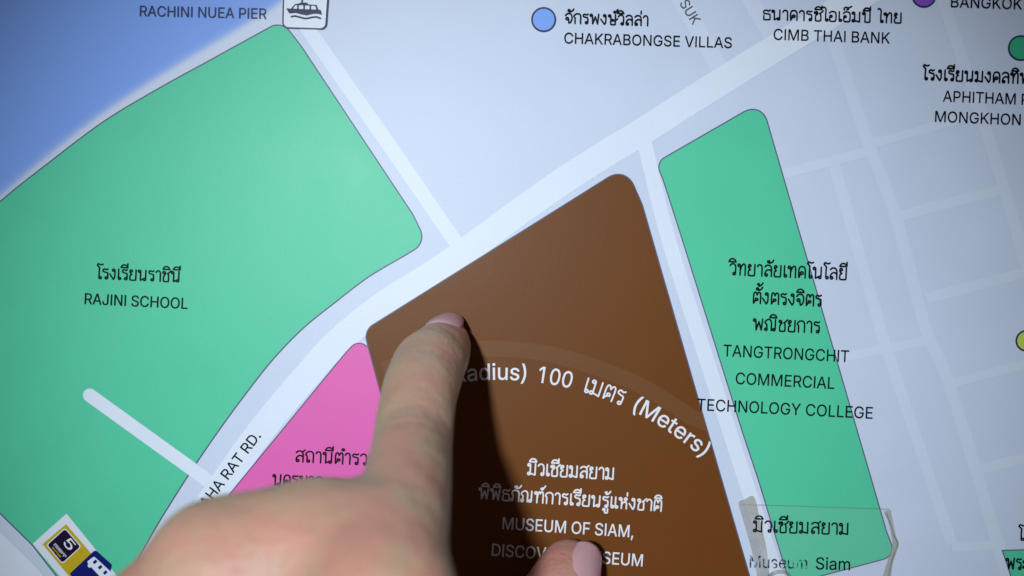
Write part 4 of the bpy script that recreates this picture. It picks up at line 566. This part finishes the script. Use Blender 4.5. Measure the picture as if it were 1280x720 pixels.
latin('MONGKHON', (1168.7, 152.2), (1275.8, 156.3), 13.6, B_, board)
thai('วิทยาลัยเทคโนโลยี', (911.5, 343.3), (1058.3, 349.6), 14, B_, board, width=.15)
thai('ตั้งตรงจิตร', (940, 379), (1026.7, 382.9), 14, B_, board, width=.15)
thai('พณิชยการ', (940.7, 412.3), (1024.4, 416.2), 14, B_, board, width=.15)
latin('TANGTRONGCHIT', (903.8, 445.2), (1061, 452.6), 14.5, B_, board)
latin('COMMERCIAL', (919.3, 480), (1042.8, 486.2), 14.5, B_, board)
latin('TECHNOLOGY COLLEGE', (871, 512.7), (1090.7, 523.5), 14.5, B_, board)
thai('มิวเซียมสยาม', (658.8, 593.2), (767.5, 599.4), 14, Wt, board)
thai('พิพิธภัณฑ์การเรียนรู้แห่งชาติ', (597.5, 623.2), (826.5, 639), 13.6, Wt, board)
latin('MUSEUM OF SIAM,', (627.8, 661.3), (791.5, 671.8), 15, Wt, board)
latin('DISCOVERY MUSEUM', (614.4, 694.5), (803, 708), 15, Wt, board)
thai('สถานีตำรวจ', (368.3, 577), (470, 582), 13.6, B_, board)
thai('นครบาล', (340, 606.5), (403, 610), 13.6, B_, board)
latin('MAHA RAT RD.', (249, 648), (326.5, 545.5), 13, B_, board)
thai('โรง', (1273, 675.5), (1302, 676.4), 13.6, B_, board)
thai('พระ', (1257, 711.3), (1284, 712.4), 13.6, B_, board, width=.15)

# writing along the ring
def circ(p, q_, r):
    ax, ay, bx, by, cx, cy = *p, *q_, *r
    d = 2 * (ax * (by - cy) + bx * (cy - ay) + cx * (ay - by))
    ux = ((ax ** 2 + ay ** 2) * (by - cy) + (bx ** 2 + by ** 2) * (cy - ay) + (cx ** 2 + cy ** 2) * (ay - by)) / d
    uy = ((ax ** 2 + ay ** 2) * (cx - bx) + (bx ** 2 + by ** 2) * (ax - cx) + (cx ** 2 + cy ** 2) * (bx - ax)) / d
    return ux, uy, math.hypot(ax - ux, ay - uy)
CX, CY, RR = circ((590, 476), (705, 483.5), (864, 560.5))
def on_arc(x0, s_, y):            # s_ along the baseline from pixel column x0, y above it
    th = math.asin((x0 - CX) / RR) + s_ / RR
    r = RR + y
    return CX + r * math.sin(th), CY - r * math.cos(th)
def arc_latin(text, x0, x1, cap):
    v, f = glyph_tris(text, -.002)
    L = (math.asin((x1 - CX) / RR) - math.asin((x0 - CX) / RR)) * RR
    a, b = v[:, 0].min(), v[:, 0].max()
    link_mesh('lettering', [W(*on_arc(x0, (x - a) * L / (b - a), y * cap / CAP), .24 * MM) for x, y in v], f, Wt, board)
arc_latin('(Radius)', 560, 657, 20)
arc_latin('100', 672.5, 713, 20)
arc_latin('(Meters)', 790, 877, 20)
st, wid = thai_strokes('เมตร')
F = Flat()
L = (math.asin((776 - CX) / RR) - math.asin((728 - CX) / RR)) * RR
for n_, (pts, closed) in enumerate(st):
    F.ribbon([on_arc(728, x * L / wid, y * 18) for x, y in pts], 2.1, .24 + n_ * .0005, closed=closed)
F.build('lettering', Wt, board)

# ---------------------------------------------------------------- clear label stuck over the right green block
def film_mat(name, tint, opacity, rough=.25, noise=0, lo=.0):
    m, nt, b = principled(name, tint, rough, .35)
    N, L = nt.nodes, nt.links
    out = N['Material Output']
    tr = N.new('ShaderNodeBsdfTransparent')
    mx = N.new('ShaderNodeMixShader')
    if noise:
        tc = N.new('ShaderNodeTexCoord')
        nz = N.new('ShaderNodeTexNoise'); nz.inputs['Scale'].default_value = noise; nz.inputs['Detail'].default_value = 4
        L.new(tc.outputs['Object'], nz.inputs['Vector'])
        mr = N.new('ShaderNodeMapRange'); mr.inputs['From Min'].default_value = .40; mr.inputs['From Max'].default_value = .60
        mr.inputs['To Min'].default_value = lo; mr.inputs['To Max'].default_value = opacity
        L.new(nz.outputs['Fac'], mr.inputs['Value']); L.new(mr.outputs[0], mx.inputs[0])
    else:
        mx.inputs[0].default_value = opacity
    L.new(tr.outputs[0], mx.inputs[1]); L.new(b.outputs[0], mx.inputs[2])
    L.new(mx.outputs[0], out.inputs['Surface'])
    return m
M['film'] = film_mat('clear_film', (.58, .62, .63), .075)
M['filmedge'] = film_mat('film_edge', (.22, .26, .28), .32)
M['residue'] = film_mat('tape_residue', (.46, .45, .40), .66, .5, 130, .40)
M['residue_dark'] = film_mat('tape_crease', (.22, .20, .15), .5, .5, 300, .2)
M['worn'] = film_mat('worn_ink', (.01, .01, .016), 1.0, .5, 1100, .0)
label = empty('clear_label', W(1020, 700), 'clear film label over the foot of the right green block, its sides yellowed', 'label')
def lab(name, mat, fn):
    o = flat(name, mat, None, fn)
    o.parent = label
    o.matrix_parent_inverse = Matrix.Translation(-label.location)
    return o
film_c = round_poly([(925, 630.5), (1113, 636.5, 3), (1123, 682, 6), (1106, 735), (955, 735)])
lab('film', M['film'], lambda F: F.poly(film_c, .28))
lab('film_edge', M['filmedge'], lambda F: F.ribbon([(926, 630.5), (1111, 636.5), (1114, 640)], 1.5, .30))
z4 = lambda x, y: (900 + x / 5.333, 600 + y / 5.333)
def smooth_poly(pts): return catmull([z4(*p) for p in pts], 4, closed=True)
lab('tape_residue', M['residue'], lambda F: F.poly(smooth_poly([(122, 152), (165, 128), (212, 104), (236, 130), (248, 175), (262, 250), (290, 360), (312, 470), (322, 560), (330, 700), (262, 720), (240, 600), (214, 480), (180, 360), (145, 240)]), .315))
lab('tape_residue', M['residue'], lambda F: F.poly(smooth_poly([(1095, 214), (1136, 212), (1158, 300), (1172, 370), (1193, 425), (1178, 480), (1150, 570), (1128, 720), (1065, 720), (1098, 600), (1130, 500), (1150, 430), (1138, 350), (1118, 270)]), .315))
lab('tape_crease', M['residue_dark'], lambda F: F.ribbon(catmull([z4(*p) for p in ((1108, 222), (1140, 300), (1160, 370), (1184, 424), (1166, 480), (1140, 560), (1118, 700))], 5), 2.0, .335))
lab('tape_crease', M['residue_dark'], lambda F: F.ribbon(catmull([z4(*p) for p in ((330, 640), (370, 616), (420, 612), (462, 636), (490, 690))], 5), 5.0, .335))
def lab_text(o):
    o.parent = label; o.matrix_parent_inverse = Matrix.Translation(-label.location)
lab_text(thai('มิวเซียมสยาม', (941, 664.6), (1061, 668.2), 13.8, B_, None, width=.15, h=.34))
lab_text(latin('Siam', (1019.5, 711.6), (1062.6, 713), 15, B_, None, h=.34))
lab_text(latin('Museum', (937, 709.5), (1009, 711.2), 15, M['worn'], None, h=.34))

# ---------------------------------------------------------------- the hand
def A(px, py, h):
    f = 1 - h * MM / D
    return np.array(((px - 640) * S * f, -h * MM, (360 - py) * S * f)) * 1000      # millimetres, hand-held frame
def Q(x, h, z): return np.array((x, -h, z), float)

index = [(A(558, 429, 6.2), 5.2), (A(553, 436, 10), 6.1), (A(545, 447, 17), 6.8), (A(533, 464, 26), 7.4), (A(522, 504, 37), 7.15), (A(515, 556, 47), 7.15), (A(506, 622, 63), 7.4), (A(492, 690, 76), 8.0), (A(484, 765, 84), 8.4), (Q(-18, 89, -62), 9.0)]
mcp = {'i': A(484, 765, 84), 'm': A(396, 692, 72), 'r': A(276, 715, 73), 'p': A(197, 788, 69)}
wrist_r, wrist_u = Q(-19, 96, -120), Q(-48, 88, -122)
fore_r, fore_u = Q(-20, 124, -215), Q(-58, 116, -218)
thumb = [(A(711, 713, 8), 6.6), (A(701, 740, 12.5), 7.8), (A(652, 830, 24), 8.4), (Q(-5, 48, -92), 9.6), (Q(-14, 80, -112), 12)]
midf = [(mcp['m'], 10.2), (A(412, 664, 55), 8.4), (A(416, 662, 43), 7.8), (Q(-33, 36, -62), 7.4), (Q(-33, 40, -72), 7.0), (Q(-30, 52, -76), 6.6)]
ring = [(mcp['r'], 10), (A(284, 690, 58), 8.0), (A(290, 690, 44), 7.4), (Q(-51, 37, -68), 7.0), (Q(-50, 42, -77), 6.6), (Q(-45, 54, -82), 6.3)]
pink = [(mcp['p'], 9.4), (A(200, 748, 57), 7.2), (A(208, 750, 46), 6.7), (Q(-63, 41, -79), 6.2), (Q(-62, 46, -86), 6.0), (Q(-57, 58, -90), 5.6)]

def dense(c, n=5):
    """joint chain resampled to a smooth tapering tube"""
    q = catmull([tuple(p) + (r,) for p, r in c], n)
    return [(np.array(t[:3]), t[3]) for t in q]
groups = []  # (list of (a, ra, b, rb), how softly the group melts into the rest)
def chain(c, k):
    c = dense(c)
    groups.append(([(c[i][0], c[i][1], c[i + 1][0], c[i + 1][1]) for i in range(len(c) - 1)], k))
def bone(a, ra, b, rb, k): groups.append(([(a, ra, b, rb)], k))
wm = lambda f: wrist_r * (1 - f) + wrist_u * f
bone(wrist_r, 14, fore_r, 20, 1); bone(wrist_u, 14, fore_u, 20, 12)
bone(wm(.5), 15, (fore_r + fore_u) / 2, 22, 10)
bone(mcp['i'], 8.6, wm(0), 14, 6); bone(mcp['m'], 11.4, wm(.35), 15, 8)
bone(mcp['r'], 11.2, wm(.65), 15, 8); bone(mcp['p'], 10.4, wm(1), 13.5, 8)
for u_, w_ in (('m', 'r'), ('r', 'p')):
    bone(mcp[u_] + np.array((0, 3, -5)), 10, mcp[w_] + np.array((0, 3, -5)), 9.4, 6)
chain(index, 6)
bone(thumb[3][0], 10, mcp['i'] * .5 + wrist_r * .5 + np.array((0, 4, 0)), 10, 6)
chain(thumb, 5)
chain(midf, 2.0); chain(ring, 2.0); chain(pink, 2.0)

STEP = 0.9
lo = np.array((-100, -165, -205.0)); hi = np.array((34, 2.0, 4.0))
nx, ny, nz = ((hi - lo) / STEP).astype(int) + 1
dist = np.full((nx, ny, nz), 30.0, np.float32)
def seg(f, a, ra, b, rb):
    m = max(ra, rb) + 20
    l = np.minimum(a, b) - m; h_ = np.maximum(a, b) + m
    i0 = np.clip(((l - lo) / STEP).astype(int), 0, (nx, ny, nz)); i1 = np.clip(((h_ - lo) / STEP).astype(int) + 1, 0, (nx, ny, nz))
    if (i1 <= i0).any(): return
    X = (lo[0] + STEP * np.arange(i0[0], i1[0], dtype=np.float32))[:, None, None]
    Y = (lo[1] + STEP * np.arange(i0[1], i1[1], dtype=np.float32))[None, :, None]
    Z = (lo[2] + STEP * np.arange(i0[2], i1[2], dtype=np.float32))[None, None, :]
    d = b - a; L2 = d @ d
    t = np.clip(((X - a[0]) * d[0] + (Y - a[1]) * d[1] + (Z - a[2]) * d[2]) / L2, 0, 1)
    r = ra + (rb - ra) * t
    e = np.sqrt((X - a[0] - t * d[0]) ** 2 + (Y - a[1] - t * d[1]) ** 2 + (Z - a[2] - t * d[2]) ** 2) - r
    sl = f[i0[0]:i1[0], i0[1]:i1[1], i0[2]:i1[2]]
    np.minimum(sl, e, out=sl)
for segs, k in groups:
    f = np.full((nx, ny, nz), 30.0, np.float32)
    for p in segs: seg(f, *p)
    hh = np.maximum(k - np.abs(dist - f), 0) / k
    dist = np.minimum(dist, f) - hh * hh * (k * .25)
# skin folds over the two finger joints and the thumb joint
def fold(c, axis, amp, off, width=.55, reach=9):
    axis = axis / np.linalg.norm(axis)
    l = c - reach; h_ = c + reach
    i0 = np.clip(((l - lo) / STEP).astype(int), 0, (nx, ny, nz)); i1 = np.clip(((h_ - lo) / STEP).astype(int) + 1, 0, (nx, ny, nz))
    X = (lo[0] + STEP * np.arange(i0[0], i1[0]))[:, None, None] - c[0]
    Y = (lo[1] + STEP * np.arange(i0[1], i1[1]))[None, :, None] - c[1]
    Z = (lo[2] + STEP * np.arange(i0[2], i1[2]))[None, None, :] - c[2]
    s_ = X * axis[0] + Y * axis[1] + Z * axis[2]
    rr = np.sqrt(X * X + Y * Y + Z * Z)
    g = sum(np.exp(-((s_ - o_) / width) ** 2) for o_ in off) * np.clip(1 - rr / reach, 0, 1) ** .5
    dist[i0[0]:i1[0], i0[1]:i1[1], i0[2]:i1[2]] += (amp * g).astype(np.float32)
ax = index[4][0] - index[3][0]
fold(index[3][0] + np.array((-1, -4.5, 5)), ax, .42, (-2.4, 0, 2.2), .8, 11)
ax = index[6][0] - index[5][0]
fold(index[5][0] + np.array((-1, -4, 5.5)), ax, .34, (-3, -.6, 2.2), .9, 11)

def surface_nets(d):
    s_ = d < 0
    nx, ny, nz = d.shape
    cells = np.zeros((nx - 1, ny - 1, nz - 1), np.uint8)
    for i in (0, 1):
        for j in (0, 1):
            for k in (0, 1):
                cells += s_[i:nx - 1 + i, j:ny - 1 + j, k:nz - 1 + k]
    act = (cells > 0) & (cells < 8)
    idx = np.full(act.shape, -1, np.int64)
    ci = np.argwhere(act)
    idx[act] = np.arange(len(ci))
    acc = np.zeros((len(ci), 3)); cnt = np.zeros(len(ci))
    corners = [(i, j, k) for i in (0, 1) for j in (0, 1) for k in (0, 1)]
    for a in corners:
        for ax in range(3):
            if a[ax]: continue
            b = list(a); b[ax] = 1
            da = d[ci[:, 0] + a[0], ci[:, 1] + a[1], ci[:, 2] + a[2]]
            db = d[ci[:, 0] + b[0], ci[:, 1] + b[1], ci[:, 2] + b[2]]
            m = (da < 0) != (db < 0)
            t = da[m] / (da[m] - db[m])
            p = np.tile(np.array(a, float), (m.sum(), 1)); p[:, ax] += t
            acc[m] += p; cnt[m] += 1
    v = ci + acc / cnt[:, None]
    faces = []
    for ax in range(3):
        o1, o2 = [(1, 2), (2, 0), (0, 1)][ax]
        sl = [slice(None)] * 3; sl2 = [slice(None)] * 3
        sl[ax] = slice(0, -1); sl2[ax] = slice(1, None)
        ch = s_[tuple(sl)] != s_[tuple(sl2)]
        e = np.argwhere(ch)
        ok = (e[:, o1] > 0) & (e[:, o2] > 0) & (e[:, o1] < d.shape[o1] - 1) & (e[:, o2] < d.shape[o2] - 1)
        e = e[ok]
        ins = s_[e[:, 0], e[:, 1], e[:, 2]]
        q = []
        for (u, w) in ((-1, -1), (0, -1), (0, 0), (-1, 0)):
            c = e.copy(); c[:, o1] += u; c[:, o2] += w
            q.append(idx[c[:, 0], c[:, 1], c[:, 2]])
        q = np.stack(q, 1)
        q[~ins] = q[~ins][:, ::-1]
        faces.append(q)
    return v, np.concatenate(faces)
hv, hf = surface_nets(dist)
hv = (lo + hv * STEP)
# relax a little so no grid steps show
me_e = np.concatenate([hf[:, [0, 1]], hf[:, [1, 2]], hf[:, [2, 3]], hf[:, [3, 0]]])
for lam in (.5, -.51, .5, -.51):
    sm = np.zeros_like(hv); c_ = np.zeros(len(hv))
    for a_, b_ in ((0, 1), (1, 0)):
        np.add.at(sm, me_e[:, a_], hv[me_e[:, b_]]); np.add.at(c_, me_e[:, a_], 1)
    hv = hv + lam * (sm / c_[:, None] - hv)

def skin_mat():
    m, nt, b = principled('skin', (.30, .2, .15), .48, .35)
    N, L = nt.nodes, nt.links
    tc = N.new('ShaderNodeTexCoord')
    n1 = N.new('ShaderNodeTexNoise'); n1.inputs['Scale'].default_value = 95; n1.inputs['Detail'].default_value = 5
    L.new(tc.outputs['Object'], n1.inputs['Vector'])
    cr = N.new('ShaderNodeValToRGB')
    cr.color_ramp.elements[0].position = .40; cr.color_ramp.elements[0].color = (.555, .28, .205, 1)
    cr.color_ramp.elements[1].position = .60; cr.color_ramp.elements[1].color = (.485, .33, .22, 1)
    L.new(n1.outputs['Fac'], cr.inputs['Fac']); 
    at = N.new('ShaderNodeAttribute'); at.attribute_name = 'flush'
    mf = N.new('ShaderNodeMix'); mf.data_type = 'RGBA'
    mf.inputs[7].default_value = (.56, .235, .20, 1)
    L.new(at.outputs['Fac'], mf.inputs[0]); L.new(cr.outputs[0], mf.inputs[6]); L.new(mf.outputs[2], b.inputs['Base Color'])
    b.inputs['Subsurface Weight'].default_value = .25
    b.inputs['Subsurface Radius'].default_value = (1.0, .35, .18)
    b.inputs['Subsurface Scale'].default_value = .0022
    vo = N.new('ShaderNodeTexVoronoi'); vo.inputs['Scale'].default_value = 1300
    L.new(tc.outputs['Object'], vo.inputs['Vector'])
    n2 = N.new('ShaderNodeTexNoise'); n2.inputs['Scale'].default_value = 420; n2.inputs['Detail'].default_value = 4
    L.new(tc.outputs['Object'], n2.inputs['Vector'])
    ad = N.new('ShaderNodeMath'); ad.operation = 'ADD'
    L.new(vo.outputs['Distance'], ad.inputs[0]); L.new(n2.outputs['Fac'], ad.inputs[1])
    bp = N.new('ShaderNodeBump'); bp.inputs['Strength'].default_value = .35; bp.inputs['Distance'].default_value = .0002
    L.new(ad.outputs[0], bp.inputs['Height'])
    n3 = N.new('ShaderNodeTexNoise'); n3.inputs['Scale'].default_value = 130; n3.inputs['Detail'].default_value = 3
    L.new(tc.outputs['Object'], n3.inputs['Vector'])
    b2 = N.new('ShaderNodeBump'); b2.inputs['Strength'].default_value = .75; b2.inputs['Distance'].default_value = .0012
    L.new(n3.outputs['Fac'], b2.inputs['Height']); L.new(bp.outputs[0], b2.inputs['Normal']); L.new(b2.outputs[0], b.inputs['Normal'])
    return m
M['skin'] = skin_mat()
mn, _, bb = principled('nail', (.66, .375, .41), .25, .5)
bb.inputs['Subsurface Weight'].default_value = .15
bb.inputs['Subsurface Radius'].default_value = (1, .4, .3)
bb.inputs['Subsurface Scale'].default_value = .001
M['nail'] = mn
toW = lambda p: rot(p[0] * MM, p[1] * MM, p[2] * MM)
hand = link_mesh('person', [toW(p) for p in hv], [tuple(map(int, q_)) for q_ in hf], M['skin'], None, True)
hand['label'] = 'bare hand reaching in from below, index fingertip touching the brown block'
hand['category'] = 'hand'
# blood shows pinker at the finger ends and over the knuckles
fl = np.zeros(len(hv))
for c_, r_, w_ in ((thumb[0][0], 18, .85), (thumb[2][0], 16, .5), (index[0][0], 8, .35), (index[3][0] + np.array((-2, -5, 4)), 7, .3), (mcp['m'] + np.array((0, -6, 5)), 8, .3), (mcp['r'] + np.array((0, -6, 5)), 7, .25), (index[5][0] + np.array((-2, -5, 4)), 7, .3)):
    fl = np.maximum(fl, w_ * np.exp(-(np.linalg.norm(hv - c_, axis=1) / r_) ** 2))
at = hand.data.attributes.new('flush', 'FLOAT', 'POINT'); at.data.foreach_set('value', fl)

def nail(tip, base, r0, r1, nrm, length, width_deg, back, name='fingernail'):
    """curved plate on the back of the last finger bone; nrm points out of the nail"""
    a = (tip - base) / np.linalg.norm(tip - base)
    n_ = nrm - a * (nrm @ a); n_ /= np.linalg.norm(n_)
    s_ = np.cross(a, n_)
    V, Fc = [], []
    nu, nv = 16, 16
    for layer in (0, 1):
        for i in range(nu + 1):
            u = i / nu                          # 0 cuticle .. 1 free edge
            for j in range(nv + 1):
                v = 2 * j / nv - 1
                uu = u
                # rounded cuticle and free edge
                L_ = -back + length * u
                L_ += (1 - u) * 1.6 * v * v * 1.0 - u * 1.7 * v * v
                half = math.radians(width_deg) * (.90 + .10 * math.sin(math.pi * min(1, u + .15)))
                th = v * half
                r = r1 + (r0 - r1) * u
                rad = r + .22 - layer * .5 - .45 * (u ** 2) - .95 * (1 - u) ** 4 - .75 * abs(v) ** 5 * (1 - .6 * u)
                # flatter than the finger
                rad *= (1 + .0 * v)
                V.append(tip + a * L_ + (n_ * math.cos(th) + s_ * math.sin(th)) * rad)
    st_ = (nu + 1) * (nv + 1)
    for i in range(nu):
        for j in range(nv):
            q = i * (nv + 1) + j
            Fc.append((q, q + 1, q + nv + 2, q + nv + 1))
            Fc.append((st_ + q, st_ + q + nv + 1, st_ + q + nv + 2, st_ + q + 1))
    rim = [j for j in range(nv + 1)] + [i * (nv + 1) + nv for i in range(1, nu + 1)] + [nu * (nv + 1) + j for j in range(nv - 1, -1, -1)] + [i * (nv + 1) for i in range(nu - 1, 0, -1)]
    for i in range(len(rim)):
        p, q = rim[i], rim[(i + 1) % len(rim)]
        Fc.append((q, p, st_ + p, st_ + q))
    o = link_mesh(name, [toW(p) for p in V], Fc, M['nail'], hand, True)
    return o
nail(index[0][0], index[2][0], 5.8, 6.8, np.array((-.08, -.35, .9)), 13.2, 46, 7.2)
nail(thumb[0][0], thumb[1][0], 6.85, 8.35, np.array((.42, -.88, .1)), 11.8, 44, 7.2)
